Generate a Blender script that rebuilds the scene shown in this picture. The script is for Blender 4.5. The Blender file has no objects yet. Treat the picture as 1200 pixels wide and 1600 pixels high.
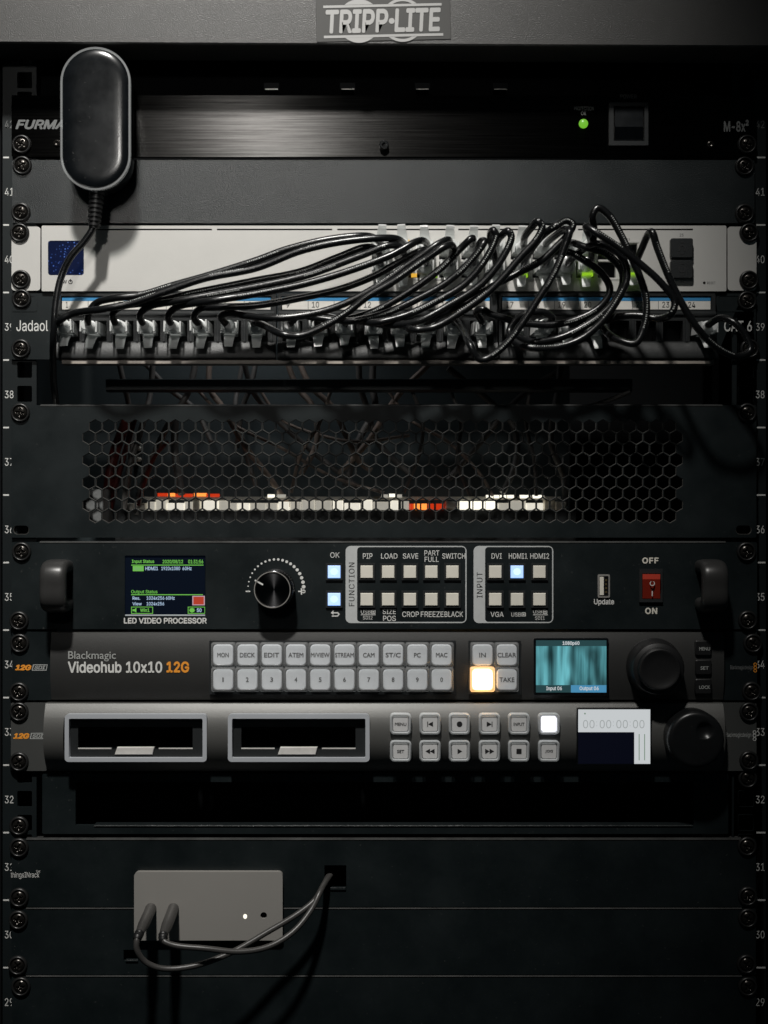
import bpy, math, random, os
from mathutils import Vector, Matrix
from mathutils.geometry import tessellate_polygon

random.seed(7)
SC = bpy.context.scene
COL = SC.collection

# ------------------------------------------------------------------ camera
S = 0.000416          # metres for one photo pixel in the plane of the rack rails
D = 0.95              # camera distance to that plane, metres
cd = bpy.data.cameras.new('camera')
cam = bpy.data.objects.new('camera', cd)
COL.objects.link(cam)
cam.location = (0, -D, 0)
cam.rotation_euler = (math.radians(90), 0, 0)
cd.sensor_fit = 'HORIZONTAL'
cd.sensor_width = 36
cd.lens = 36 * D / (1200 * S)
cd.clip_start = 0.02
cd.clip_end = 50
cd.dof.use_dof = True
cd.dof.focus_distance = D - 0.012
cd.dof.aperture_fstop = 7.0
SC.camera = cam

# ------------------------------------------------------------------ world, lamps, exposure
w = bpy.data.worlds.new('World')
SC.world = w
w.use_nodes = True
bg = w.node_tree.nodes['Background']
bg.inputs[0].default_value = (0.55, 0.85, 1.0, 1)
bg.inputs[1].default_value = 0.008


def lamp(name, loc, target, power, size, col, spot, blend):
    l = bpy.data.lights.new(name, 'SPOT')
    l.energy = power
    l.color = col
    l.shadow_soft_size = size
    l.spot_size = math.radians(spot)
    l.spot_blend = blend
    o = bpy.data.objects.new(name, l)
    COL.objects.link(o)
    o.location = loc
    o.rotation_euler = (Vector(target) - Vector(loc)).to_track_quat('-Z', 'Y').to_euler()
    return o


lamp('ceiling_lamp', (-0.185, -1.0, 1.40), (-0.14, 0, 0.15), 152.0, 0.055, (1.0, 0.975, 0.93), 31.5, 1.0)
lamp('far_ceiling_lamp', (-0.19, -1.0, 0.43), (-0.13, 0, 0.20), 4.0, 0.03, (1.0, 0.97, 0.92), 40, 1.0)
lamp('added_interior_fill', (-0.10, 0.016, 0.20), (-0.11, 0.06, 0.0), 0.42, 0.02, (0.96, 0.98, 1.0), 150, 1.0)  # added fill for the wall and cables in the gap; no lamp known inside

vs = SC.view_settings
vs.view_transform = 'Standard'
vs.look = 'None'
vs.exposure = 0
vs.gamma = 1
SC.render.engine = 'CYCLES'
SC.cycles.use_denoising = True
SC.cycles.max_bounces = 8
SC.cycles.transparent_max_bounces = 16
SC.cycles.sample_clamp_indirect = 4


# ------------------------------------------------------------------ coordinates
def X(px, d=0.0):
    return (px - 600) * S * (D - d * 0.001) / D


def Z(py, d=0.0):
    return (800 - py) * S * (D - d * 0.001) / D


def V(px, py, d=0.0):
    """A point seen at photo position (px, py) that stands d millimetres in front of the rails."""
    return Vector((X(px, d), -d * 0.001, Z(py, d)))


# ------------------------------------------------------------------ materials
def new_mat(name):
    m = bpy.data.materials.new(name)
    m.use_nodes = True
    nt = m.node_tree
    return m, nt, nt.nodes['Principled BSDF']


def P(name, col, rough=0.5, metal=0.0, spec=0.5, bump=0.0, bscale=900.0, vary=0.0, vscale=14.0, coat=0.0,
      stretch=None, rough_var=0.0, smudge=0.0, emit=None, estr=0.0, alpha=1.0, trans=0.0, dust=0.0):
    m, nt, b = new_mat(name)
    N, L = nt.nodes, nt.links
    b.inputs['Base Color'].default_value = (*col, 1)
    b.inputs['Roughness'].default_value = rough
    b.inputs['Metallic'].default_value = metal
    b.inputs['Specular IOR Level'].default_value = spec
    b.inputs['Coat Weight'].default_value = coat
    b.inputs['Alpha'].default_value = alpha
    b.inputs['Transmission Weight'].default_value = trans
    if emit:
        b.inputs['Emission Color'].default_value = (*emit, 1)
        b.inputs['Emission Strength'].default_value = estr
    geo = N.new('ShaderNodeNewGeometry')
    mp = N.new('ShaderNodeMapping')
    L.new(geo.outputs['Position'], mp.inputs['Vector'])
    if stretch:
        mp.inputs['Scale'].default_value = stretch
    if bump or rough_var:
        n = N.new('ShaderNodeTexNoise')
        n.inputs['Scale'].default_value = bscale
        n.inputs['Detail'].default_value = 2.0
        L.new(mp.outputs[0], n.inputs['Vector'])
        if bump:
            bp = N.new('ShaderNodeBump')
            bp.inputs['Strength'].default_value = bump
            bp.inputs['Distance'].default_value = 0.0004
            L.new(n.outputs['Fac'], bp.inputs['Height'])
            L.new(bp.outputs[0], b.inputs['Normal'])
        if rough_var:
            mr = N.new('ShaderNodeMapRange')
            mr.inputs['To Min'].default_value = max(0.02, rough - rough_var)
            mr.inputs['To Max'].default_value = min(1, rough + rough_var)
            L.new(n.outputs['Fac'], mr.inputs['Value'])
            L.new(mr.outputs[0], b.inputs['Roughness'])
    if vary or dust:
        n2 = N.new('ShaderNodeTexNoise')
        n2.inputs['Scale'].default_value = vscale
        n2.inputs['Detail'].default_value = 6.0
        n2.inputs['Roughness'].default_value = 0.65
        L.new(geo.outputs['Position'], n2.inputs['Vector'])
        mr = N.new('ShaderNodeMapRange')
        mr.inputs['From Min'].default_value = 0.3
        mr.inputs['From Max'].default_value = 0.7
        mr.inputs['To Min'].default_value = 1 - vary
        mr.inputs['To Max'].default_value = 1 + vary
        L.new(n2.outputs['Fac'], mr.inputs['Value'])
        mx = N.new('ShaderNodeMix')
        mx.data_type = 'RGBA'
        mx.blend_type = 'MULTIPLY'
        mx.inputs['Factor'].default_value = 1
        mx.inputs['A'].default_value = (*col, 1)
        L.new(mr.outputs[0], mx.inputs['B'])
        out = mx.outputs['Result']
        if smudge:
            sm = N.new('ShaderNodeMapRange')
            sm.inputs['From Min'].default_value = 0.3
            sm.inputs['From Max'].default_value = 0.7
            sm.inputs['To Min'].default_value = rough - smudge
            sm.inputs['To Max'].default_value = rough + smudge
            L.new(n2.outputs['Fac'], sm.inputs['Value'])
            L.new(sm.outputs[0], b.inputs['Roughness'])
        if dust:
            v = N.new('ShaderNodeTexNoise')
            v.inputs['Scale'].default_value = 420
            v.inputs['Detail'].default_value = 3
            L.new(geo.outputs['Position'], v.inputs['Vector'])
            r = N.new('ShaderNodeMapRange')
            r.inputs['From Min'].default_value = 0.68
            r.inputs['From Max'].default_value = 0.78
            r.inputs['To Max'].default_value = dust
            L.new(v.outputs['Fac'], r.inputs['Value'])
            m2 = N.new('ShaderNodeMix')
            m2.data_type = 'RGBA'
            m2.inputs['B'].default_value = (0.16, 0.16, 0.15, 1)
            L.new(r.outputs[0], m2.inputs['Factor'])
            L.new(out, m2.inputs['A'])
            out = m2.outputs['Result']
        L.new(out, b.inputs['Base Color'])
    return m


def E(name, col, strength, base=(0.02, 0.02, 0.02), rough=0.3):
    return P(name, base, rough=rough, emit=col, estr=strength)


def clear(name, tint=(0.85, 0.87, 0.85), mix=0.45, rough=0.12):
    """Thin clear plastic: part of the light goes straight through, the rest is a glossy pale skin."""
    m, nt, b = new_mat(name)
    N, L = nt.nodes, nt.links
    b.inputs['Base Color'].default_value = (*tint, 1)
    b.inputs['Roughness'].default_value = rough
    b.inputs['Specular IOR Level'].default_value = 0.8
    t = N.new('ShaderNodeBsdfTransparent')
    t.inputs[0].default_value = (0.93, 0.95, 0.95, 1)
    mx = N.new('ShaderNodeMixShader')
    lw = N.new('ShaderNodeLayerWeight')
    lw.inputs['Blend'].default_value = 0.35
    mr = N.new('ShaderNodeMapRange')
    mr.inputs['To Min'].default_value = mix * 0.75
    mr.inputs['To Max'].default_value = min(1.0, mix * 2.0)
    L.new(lw.outputs['Facing'], mr.inputs['Value'])
    L.new(mr.outputs[0], mx.inputs[0])
    L.new(t.outputs[0], mx.inputs[1])
    L.new(b.outputs[0], mx.inputs[2])
    L.new(mx.outputs[0], nt.nodes['Material Output'].inputs['Surface'])
    return m


M = {}
M['bar'] = P('grey_powder_coat', (0.040, 0.0395, 0.038), 0.36, spec=0.85, bump=0.45, bscale=1500, vary=0.10, vscale=30)
M['coat'] = P('black_powder_coat', (0.010, 0.0135, 0.0145), 0.31, spec=0.85, bump=0.42, bscale=1500, vary=0.12, vscale=25, smudge=0.03)
M['coat2'] = P('black_smooth_paint', (0.0058, 0.0092, 0.0102), 0.46, spec=0.32, bump=0.10, bscale=2200, vary=0.25, vscale=18, dust=0.14, smudge=0.10)
M['rail'] = P('rail_paint', (0.0065, 0.0095, 0.0105), 0.45, spec=0.35, bump=0.12, bscale=1500, vary=0.2)
M['brushed'] = P('brushed_black_aluminium', (0.050, 0.049, 0.048), 0.31, metal=1.0, spec=0.5, bump=0.05, bscale=3600, stretch=(0.004, 1, 1), rough_var=0.08)
_b = M['brushed'].node_tree.nodes['Principled BSDF']
_b.inputs['Anisotropic'].default_value = 1.0
_t = M['brushed'].node_tree.nodes.new('ShaderNodeCombineXYZ')
_t.inputs[2].default_value = 1.0
M['brushed'].node_tree.links.new(_t.outputs[0], _b.inputs['Tangent'])


def streaks(m, col, lo, hi, scale):
    nt = m.node_tree
    g = nt.nodes.new('ShaderNodeNewGeometry')
    mp = nt.nodes.new('ShaderNodeMapping')
    mp.inputs['Scale'].default_value = scale
    n = nt.nodes.new('ShaderNodeTexNoise')
    n.inputs['Scale'].default_value = 1.0
    n.inputs['Detail'].default_value = 5.0
    n.inputs['Roughness'].default_value = 0.7
    r = nt.nodes.new('ShaderNodeValToRGB')
    r.color_ramp.elements[0].position = 0.3
    r.color_ramp.elements[0].color = (*[c * lo for c in col], 1)
    r.color_ramp.elements[1].position = 0.7
    r.color_ramp.elements[1].color = (*[c * hi for c in col], 1)
    nt.links.new(g.outputs['Position'], mp.inputs['Vector'])
    nt.links.new(mp.outputs[0], n.inputs['Vector'])
    nt.links.new(n.outputs['Fac'], r.inputs[0])
    nt.links.new(r.outputs[0], nt.nodes['Principled BSDF'].inputs['Base Color'])


streaks(M['brushed'], (0.026, 0.0256, 0.025), 0.45, 1.6, (14, 1, 900))
M['silver'] = P('silver_painted_metal', (0.53, 0.523, 0.50), 0.42, metal=0.10, spec=0.5, bump=0.10, bscale=2500, vary=0.03, vscale=40)
M['plastic'] = P('black_plastic', (0.016, 0.018, 0.019), 0.42, spec=0.5, bump=0.25, bscale=1500, vary=0.15, dust=0.15)
M['module'] = P('textured_black_abs', (0.014, 0.0155, 0.016), 0.44, spec=0.42, bump=0.35, bscale=1500, vary=0.1, dust=0.10)
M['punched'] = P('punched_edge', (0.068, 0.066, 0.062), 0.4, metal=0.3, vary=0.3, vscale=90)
M['edge'] = P('lit_folded_edge', (0.055, 0.056, 0.055), 0.4, metal=0.2, vary=0.4, vscale=60)  # paler than the panels: light caught on top folds put into the colour
M['legend'] = P('pale_legend_ink', (0.46, 0.475, 0.475), 0.6, vary=0.06, vscale=300)
M['gloss'] = P('black_gloss_plastic', (0.004, 0.005, 0.006), 0.20, spec=0.55, bump=0.02, bscale=70, vary=0.3, vscale=60, dust=0.25, smudge=0.03)
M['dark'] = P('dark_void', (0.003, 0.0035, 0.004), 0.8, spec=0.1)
M['cord'] = P('cable_jacket', (0.0055, 0.006, 0.0065), 0.27, spec=0.5, bump=0.18, bscale=420, vary=0.3, vscale=60, dust=0.12)
M['cord2'] = P('dull_cable_jacket', (0.10, 0.095, 0.090), 0.45, spec=0.4, bump=0.15, bscale=420, vary=0.2)
M['cordred'] = P('red_cable_jacket', (0.085, 0.011, 0.008), 0.45, spec=0.4, vary=0.4, vscale=80)
M['cordtan'] = P('tan_cable_jacket', (0.24, 0.19, 0.16), 0.45, spec=0.4, vary=0.2, vscale=80)
M['usbcord'] = P('charcoal_cable_jacket', (0.050, 0.048, 0.046), 0.38, spec=0.5, bump=0.1, bscale=700)
M['screw'] = P('blackened_steel', (0.050, 0.046, 0.042), 0.24, metal=0.85, spec=0.5, bump=0.2, bscale=900, vary=0.4, vscale=300)
M['washer'] = P('black_nylon', (0.012, 0.012, 0.012), 0.36, spec=0.5, bump=0.1, bscale=900, dust=0.2)
M['white'] = P('white_ink', (0.62, 0.62, 0.60), 0.6, vary=0.12, vscale=600)
M['grey'] = P('grey_ink', (0.33, 0.34, 0.33), 0.6, vary=0.15, vscale=600)
M['dimgrey'] = P('dim_grey_ink', (0.13, 0.135, 0.135), 0.6, vary=0.15, vscale=600)
M['black'] = P('black_ink', (0.012, 0.012, 0.013), 0.55)
M['orange'] = P('orange_ink', (0.80, 0.30, 0.03), 0.55)
M['badge'] = P('badge_film', (0.062, 0.062, 0.060), 0.40, metal=0.2, spec=0.5, bump=0.03, bscale=500)
M['badgetxt'] = P('badge_silver_print', (0.36, 0.36, 0.355), 0.42, metal=0.25)
M['clear'] = clear('clear_polycarbonate', (0.97, 0.98, 0.97), 0.70, 0.16)
M['clearcap'] = clear('clear_keycap', (0.85, 0.86, 0.87), 0.18, 0.10)
M['clearrim'] = clear('clear_protective_rim', (0.75, 0.78, 0.80), 0.55, 0.18)
M['clearthin'] = clear('thin_clear_rim', (0.70, 0.72, 0.73), 0.26, 0.2)
M['key'] = P('pale_grey_key', (0.73, 0.735, 0.77), 0.5, spec=0.4, vary=0.03, vscale=90)
M['keydeck'] = P('grey_key', (0.55, 0.55, 0.55), 0.5, spec=0.4, vary=0.04, vscale=90)
M['keycream'] = P('cream_key', (0.70, 0.67, 0.59), 0.5, spec=0.4, vary=0.05, vscale=120)
M['labelstrip'] = P('paper_label', (0.66, 0.64, 0.60), 0.6, vary=0.05, vscale=200)
M['blue'] = P('blue_print', (0.03, 0.22, 0.46), 0.55)
M['alu'] = P('space_grey_aluminium', (0.40, 0.385, 0.36), 0.42, metal=0.40, spec=0.5, bump=0.14, bscale=2600, vary=0.03)
M['steel'] = P('bare_steel', (0.50, 0.48, 0.45), 0.35, metal=0.6, bump=0.1, bscale=900, vary=0.2, vscale=120)
M['tab'] = P('bright_tab', (0.68, 0.66, 0.63), 0.4, metal=0.2, vary=0.12, vscale=120)
M['lip'] = P('unpainted_lip', (0.22, 0.195, 0.17), 0.5, metal=0.2, vary=0.35, vscale=18)
M['slotframe'] = P('slot_frame_grey', (0.40, 0.42, 0.45), 0.45, spec=0.4, vary=0.04)
M['deck'] = P('gunmetal_paint', (0.088, 0.088, 0.084), 0.42, metal=0.30, spec=0.5, bump=0.16, bscale=2400, vary=0.05)
M['deckear'] = P('gunmetal_ear_paint', (0.060, 0.062, 0.060), 0.5, metal=0.2, spec=0.4, bump=0.16, bscale=2400, vary=0.1)
M['hub'] = P('charcoal_paint', (0.040, 0.040, 0.039), 0.42, metal=0.3, spec=0.45, bump=0.16, bscale=2400, vary=0.08)
M['red'] = P('red_rocker_plastic', (0.36, 0.030, 0.014), 0.35, spec=0.5)
M['knob'] = P('spun_black_metal', (0.10, 0.10, 0.105), 0.27, metal=1.0, spec=0.6)
_b = M['knob'].node_tree.nodes['Principled BSDF']
_b.inputs['Anisotropic'].default_value = 0.85
_b.inputs['Anisotropic Rotation'].default_value = 0.25
_t = M['knob'].node_tree.nodes.new('ShaderNodeTangent')
_t.direction_type = 'RADIAL'
_t.axis = 'Y'
M['knob'].node_tree.links.new(_t.outputs[0], _b.inputs['Tangent'])
M['wheel'] = P('satin_black_wheel', (0.008, 0.0085, 0.009), 0.34, spec=0.5, vary=0.2, vscale=50, dust=0.1)
M['handle'] = P('satin_handle_coating', (0.030, 0.0295, 0.029), 0.36, spec=0.5, bump=0.05, bscale=1500, vary=0.15, vscale=60)
M['rubber'] = P('rubber', (0.010, 0.010, 0.0105), 0.42, spec=0.5, bump=0.06, bscale=900)
M['gold'] = P('gold_contact', (0.45, 0.33, 0.15), 0.3, metal=0.9)
M['wallteal'] = P('inner_wall_paint', (0.040, 0.053, 0.057), 0.6, spec=0.3, vary=0.15)
M['screen'] = P('dark_screen_glass', (0.004, 0.006, 0.012), 0.14, spec=0.5, emit=(0.01, 0.03, 0.08), estr=0.04)
M['sgreen'] = E('screen_green', (0.22, 0.75, 0.10), 0.62)
M['swhite'] = E('screen_pale_blue', (0.55, 0.75, 1.0), 0.62)
M['sred'] = E('screen_red', (0.75, 0.06, 0.02), 0.55)
M['spink'] = E('screen_pink', (0.85, 0.55, 0.65), 0.55)
M['lcdwhite'] = E('lcd_white', (0.82, 0.86, 0.88), 0.66)
M['lcdnavy'] = E('lcd_navy', (0.004, 0.006, 0.02), 0.25, base=(0.003, 0.003, 0.005))
M['lcdgrey'] = E('lcd_grey', (0.60, 0.64, 0.64), 0.55)
M['lcdgreen'] = E('lcd_green', (0.30, 0.42, 0.32), 0.6)
M['bluelit'] = E('blue_lit_key', (0.20, 0.45, 1.0), 1.0, base=(0.6, 0.6, 0.6))
M['bluecore'] = E('blue_lit_key_core', (0.55, 0.80, 1.0), 1.4)
M['warmlit'] = E('warm_lit_key', (1.0, 0.60, 0.24), 13.0)
M['whitelit'] = E('white_lit_key', (0.90, 0.90, 1.0), 1.1, base=(0.6, 0.6, 0.6))
M['ledgreen'] = E('green_led', (0.28, 0.85, 0.05), 0.55)
M['ledlime'] = E('lime_led', (0.42, 0.85, 0.03), 0.60)
M['ledamber'] = E('amber_led', (1.0, 0.55, 0.06), 0.75)
M['ledred'] = E('red_led', (1.0, 0.06, 0.01), 0.55)
M['ledorange'] = E('orange_led', (1.0, 0.28, 0.05), 1.5)
M['glowwhite'] = E('white_glow', (1.0, 0.95, 0.80), 1.3)
M['glowdim'] = E('dim_white_glow', (1.0, 0.95, 0.82), 0.33, base=(0.5, 0.48, 0.42))  # also the painted glow of the rear connector blocks
M['glowpale'] = E('pale_white_glow', (1.0, 0.95, 0.82), 0.75, base=(0.5, 0.48, 0.42))
M['hubcyan'] = E('screen_cyan_bar', (0.07, 0.30, 0.52), 0.8)
M['hubdark'] = E('screen_dark_bar', (0.02, 0.08, 0.09), 0.6)


def hub_picture():
    m, nt, b = new_mat('monitor_picture')
    N, L = nt.nodes, nt.links
    b.inputs['Base Color'].default_value = (0.01, 0.02, 0.02, 1)
    b.inputs['Roughness'].default_value = 0.2
    g = N.new('ShaderNodeNewGeometry')
    mp = N.new('ShaderNodeMapping')
    mp.inputs['Scale'].default_value = (190, 1, 12)
    L.new(g.outputs['Position'], mp.inputs['Vector'])
    n = N.new('ShaderNodeTexNoise')
    n.inputs['Scale'].default_value = 1.0
    n.inputs['Detail'].default_value = 4
    L.new(mp.outputs[0], n.inputs['Vector'])
    r = N.new('ShaderNodeValToRGB')
    r.color_ramp.elements[0].position = 0.34
    r.color_ramp.elements[0].color = (0.01, 0.06, 0.07, 1)
    r.color_ramp.elements[1].position = 0.66
    r.color_ramp.elements[1].color = (0.16, 0.52, 0.58, 1)
    L.new(n.outputs['Fac'], r.inputs[0])
    mp2 = N.new('ShaderNodeMapping')
    mp2.inputs['Scale'].default_value = (75, 1, 34)
    mp2.inputs['Location'].default_value = (3.1, 0, 0.4)
    L.new(g.outputs['Position'], mp2.inputs['Vector'])
    n2 = N.new('ShaderNodeTexNoise')
    n2.inputs['Scale'].default_value = 1.0
    n2.inputs['Detail'].default_value = 1
    L.new(mp2.outputs[0], n2.inputs['Vector'])
    mr = N.new('ShaderNodeMapRange')
    mr.inputs['From Min'].default_value = 0.36
    mr.inputs['From Max'].default_value = 0.52
    mr.inputs['To Min'].default_value = 0.22
    L.new(n2.outputs['Fac'], mr.inputs['Value'])
    mx = N.new('ShaderNodeMix')
    mx.data_type = 'RGBA'
    mx.blend_type = 'MULTIPLY'
    mx.inputs['Factor'].default_value = 1
    L.new(r.outputs[0], mx.inputs['A'])
    L.new(mr.outputs[0], mx.inputs['B'])
    L.new(mx.outputs['Result'], b.inputs['Emission Color'])
    b.inputs['Emission Strength'].default_value = 0.95
    return m


def speckle_screen():
    m, nt, b = new_mat('speckled_blue_display')
    N, L = nt.nodes, nt.links
    b.inputs['Base Color'].default_value = (0.004, 0.006, 0.02, 1)
    b.inputs['Roughness'].default_value = 0.15
    g = N.new('ShaderNodeNewGeometry')
    v = N.new('ShaderNodeTexVoronoi')
    v.inputs['Scale'].default_value = 520
    L.new(g.outputs['Position'], v.inputs['Vector'])
    r = N.new('ShaderNodeValToRGB')
    e = r.color_ramp.elements
    e[0].position = 0.10
    e[0].color = (0.16, 0.30, 0.80, 1)
    e[1].position = 0.42
    e[1].color = (0.001, 0.004, 0.022, 1)
    e.new(0.25).color = (0.008, 0.03, 0.16, 1)
    L.new(v.outputs['Distance'], r.inputs[0])
    n = N.new('ShaderNodeTexNoise')
    n.inputs['Scale'].default_value = 160
    L.new(g.outputs['Position'], n.inputs['Vector'])
    mr = N.new('ShaderNodeMapRange')
    mr.inputs['From Min'].default_value = 0.42
    mr.inputs['From Max'].default_value = 0.62
    L.new(n.outputs['Fac'], mr.inputs['Value'])
    mx = N.new('ShaderNodeMix')
    mx.data_type = 'RGBA'
    mx.inputs['A'].default_value = (0.001, 0.004, 0.022, 1)
    L.new(mr.outputs[0], mx.inputs['Factor'])
    L.new(r.outputs[0], mx.inputs['B'])
    L.new(mx.outputs['Result'], b.inputs['Emission Color'])
    b.inputs['Emission Strength'].default_value = 0.75
    return m


M['hubpic'] = hub_picture()
M['speckle'] = speckle_screen()


# ------------------------------------------------------------------ mesh builder
class MB:
    def __init__(self):
        self.v = []
        self.f = []
        self.rim = []

    def add(self, verts, faces):
        o = len(self.v)
        self.v += [tuple(a) for a in verts]
        self.f += [tuple(i + o for i in f) for f in faces]
        return self

    def rings(self, rings, cap0=True, cap1=True):
        """Join closed rings of equal length into a skin."""
        n = len(rings[0])
        vs, fs = [], []
        for r in rings:
            vs += r
        for k in range(len(rings) - 1):
            for i in range(n):
                j = (i + 1) % n
                fs.append((k * n + i, k * n + j, (k + 1) * n + j, (k + 1) * n + i))
        if cap0:
            fs.append(tuple(range(n))[::-1])
        if cap1:
            fs.append(tuple((len(rings) - 1) * n + i for i in range(n)))
        return self.add(vs, fs)

    def prism(self, outline, d0, d1, ch=0.0):
        """Photo outline (as seen on its front face at depth d1), extruded back to d0, front edge chamfered by ch mm."""
        o = [(X(a, d1), Z(b, d1)) for a, b in outline]
        cx = sum(p[0] for p in o) / len(o)
        cz = sum(p[1] for p in o) / len(o)
        area = sum(o[i][0] * o[(i + 1) % len(o)][1] - o[(i + 1) % len(o)][0] * o[i][1] for i in range(len(o)))
        if area < 0:
            o = o[::-1]
        rs = [[(x, -d0 * .001, z) for x, z in o]]
        if ch:
            rs.append([(x, -(d1 - ch) * .001, z) for x, z in o])
            ins = []
            n = len(o)
            for i in range(n):
                a, b, c = Vector(o[i - 1]), Vector(o[i]), Vector(o[(i + 1) % n])
                e1, e2 = (b - a).normalized(), (c - b).normalized()
                nn = Vector((-e1.y, e1.x)) + Vector((-e2.y, e2.x))
                nn = nn.normalized() if nn.length > 1e-9 else Vector((-e1.y, e1.x))
                ins.append(b + nn * ch * .001 * 1.1)
            rs.append([(p.x, -d1 * .001, p.y) for p in ins])
        else:
            rs.append([(x, -d1 * .001, z) for x, z in o])
        return self.rings(rs)

    def box(self, x0, y0, x1, y1, d0, d1, ch=0.0):
        return self.prism([(x0, y0), (x1, y0), (x1, y1), (x0, y1)], d0, d1, ch)

    def plate(self, outline, holes, d0, d1, bev=0.0, bdep=0.4):
        """Flat plate with holes through it; bev draws the hole in by that share of its size, bdep mm behind the face."""
        loops = [outline] + holes
        polys, idx, vs = [], [], []
        for lp in loops:
            pts = [Vector((X(a, d1), Z(b, d1), 0)) for a, b in lp]
            polys.append(pts)
        flat = [p for lp in polys for p in lp]
        tris = tessellate_polygon(polys)
        n = len(flat)
        front = [(p.x, -d1 * .001, p.y) for p in flat]
        back = [(p.x, -d0 * .001, p.y) for p in flat]
        if bev:
            back, mid = [], []
            for k, lp in enumerate(polys):
                c = sum(lp, Vector()) / len(lp)
                q = [c + (p - c) * (1 - bev) if k else p for p in lp]
                mid += [(p.x, -(d1 - bdep) * .001, p.y) for p in q]
                back += [(p.x, -d0 * .001, p.y) for p in q]
        fs = []
        for t in tris:
            a, b, c = (flat[i] for i in t)
            cr = (b - a).cross(c - a).z
            t = tuple(t) if cr > 0 else tuple(t)[::-1]
            fs.append(t)
            fs.append(tuple(i + n for i in t[::-1]))
        off = 0
        for k, lp in enumerate(polys):
            m = len(lp)
            ar = sum(lp[i].x * lp[(i + 1) % m].y - lp[(i + 1) % m].x * lp[i].y for i in range(m))
            for i in range(m):
                j = (i + 1) % m
                q = (off + i, off + i + n, off + j + n, off + j)
                flip = (ar < 0) != (k > 0)
                if bev:
                    q2 = (off + i, off + i + 2 * n, off + j + 2 * n, off + j)
                    if k > 0:
                        self.rim.append(len(self.f) + len(fs))
                    fs.append(q2[::-1] if flip else q2)
                    q = (off + i + 2 * n, off + i + n, off + j + n, off + j + 2 * n)
                if k > 0:
                    self.rim.append(len(self.f) + len(fs))
                fs.append(q[::-1] if flip else q)
            off += m
        return self.add(front + back + (mid if bev else []), fs)

    def lathe(self, px, py, prof, seg=32, dref=0.0):
        """Turned part about an axis square to the rack; prof = [(radius_mm, depth_mm)], centre given in the plane dref."""
        cx, cz = X(px, dref), Z(py, dref)
        rs = []
        for r, d in prof:
            rs.append([(cx + r * .001 * math.cos(2 * math.pi * i / seg), -d * .001, cz + r * .001 * math.sin(2 * math.pi * i / seg)) for i in range(seg)])
        return self.rings(rs)

    def tube(self, pts, r, seg=10):
        """Round tube along world points; r one radius or a list."""
        rr = r if isinstance(r, (list, tuple)) else [r] * len(pts)
        rs = []
        up = None
        for i, p in enumerate(pts):
            t = (pts[min(i + 1, len(pts) - 1)] - pts[max(i - 1, 0)]).normalized()
            if up is None:
                up = t.orthogonal().normalized()
            up = (up - t * up.dot(t))
            up = up.normalized() if up.length > 1e-6 else t.orthogonal().normalized()
            s = t.cross(up)
            rs.append([tuple(p + (up * math.cos(2 * math.pi * k / seg) + s * math.sin(2 * math.pi * k / seg)) * rr[i]) for k in range(seg)])
        return self.rings(rs)

    def profile(self, x0, x1, prof, cells=None, back=0.0):
        """Face swept along x from a side profile [(py, d)]; closed at the back (depth back)."""
        xs = [x0, x1] if cells is None else sorted(set([x0, x1] + [c for q in cells for c in q[:2]]))
        vs, fs = [], []
        for x in xs:
            for (py, d) in prof:
                vs.append((X(x, 4), -d * .001, Z(py, 4)))
        n = len(prof)
        for i in range(len(xs) - 1):
            for k in range(n - 1):
                if cells and any(xs[i] >= q[0] and xs[i + 1] <= q[1] and prof[k][0] >= q[2] and prof[k + 1][0] <= q[3] for q in cells):
                    continue
                fs.append((i * n + k, i * n + k + 1, (i + 1) * n + k + 1, (i + 1) * n + k))
        self.add(vs, fs)
        # closing sides, top and bottom
        for x, s in ((x0, 0), (x1, 1)):
            side = [(X(x, 4), -d * .001, Z(py, 4)) for py, d in prof]
            side += [(X(x, 4), -back * .001, Z(prof[-1][0], 4)), (X(x, 4), -back * .001, Z(prof[0][0], 4))]
            self.add(side, [tuple(range(len(side))) if s else tuple(range(len(side)))[::-1]])
        for (py, d), s in ((prof[0], 0), (prof[-1], 1)):
            q = [(X(x0, 4), -d * .001, Z(py, 4)), (X(x1, 4), -d * .001, Z(py, 4)), (X(x1, 4), -back * .001, Z(py, 4)), (X(x0, 4), -back * .001, Z(py, 4))]
            self.add(q, [(0, 1, 2, 3) if not s else (3, 2, 1, 0)])
        return self


def rr(x0, y0, x1, y1, r, n=4):
    """Rounded rectangle outline in photo pixels."""
    out = []
    for cx, cy, a0 in ((x1 - r, y0 + r, -90), (x1 - r, y1 - r, 0), (x0 + r, y1 - r, 90), (x0 + r, y0 + r, 180)):
        for k in range(n + 1):
            a = math.radians(a0 + 90 * k / n)
            out.append((cx + r * math.cos(a), cy + r * math.sin(a)))
    return out


def circ(cx, cy, r, n=20, a0=0.0, a1=360.0, close=True):
    m = n if close and a1 - a0 >= 360 else n + 1
    return [(cx + r * math.cos(math.radians(a0 + (a1 - a0) * k / n)), cy + r * math.sin(math.radians(a0 + (a1 - a0) * k / n))) for k in range(m)]


def rect(x0, y0, x1, y1):
    return [(x0, y0), (x1, y0), (x1, y1), (x0, y1)]


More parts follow.
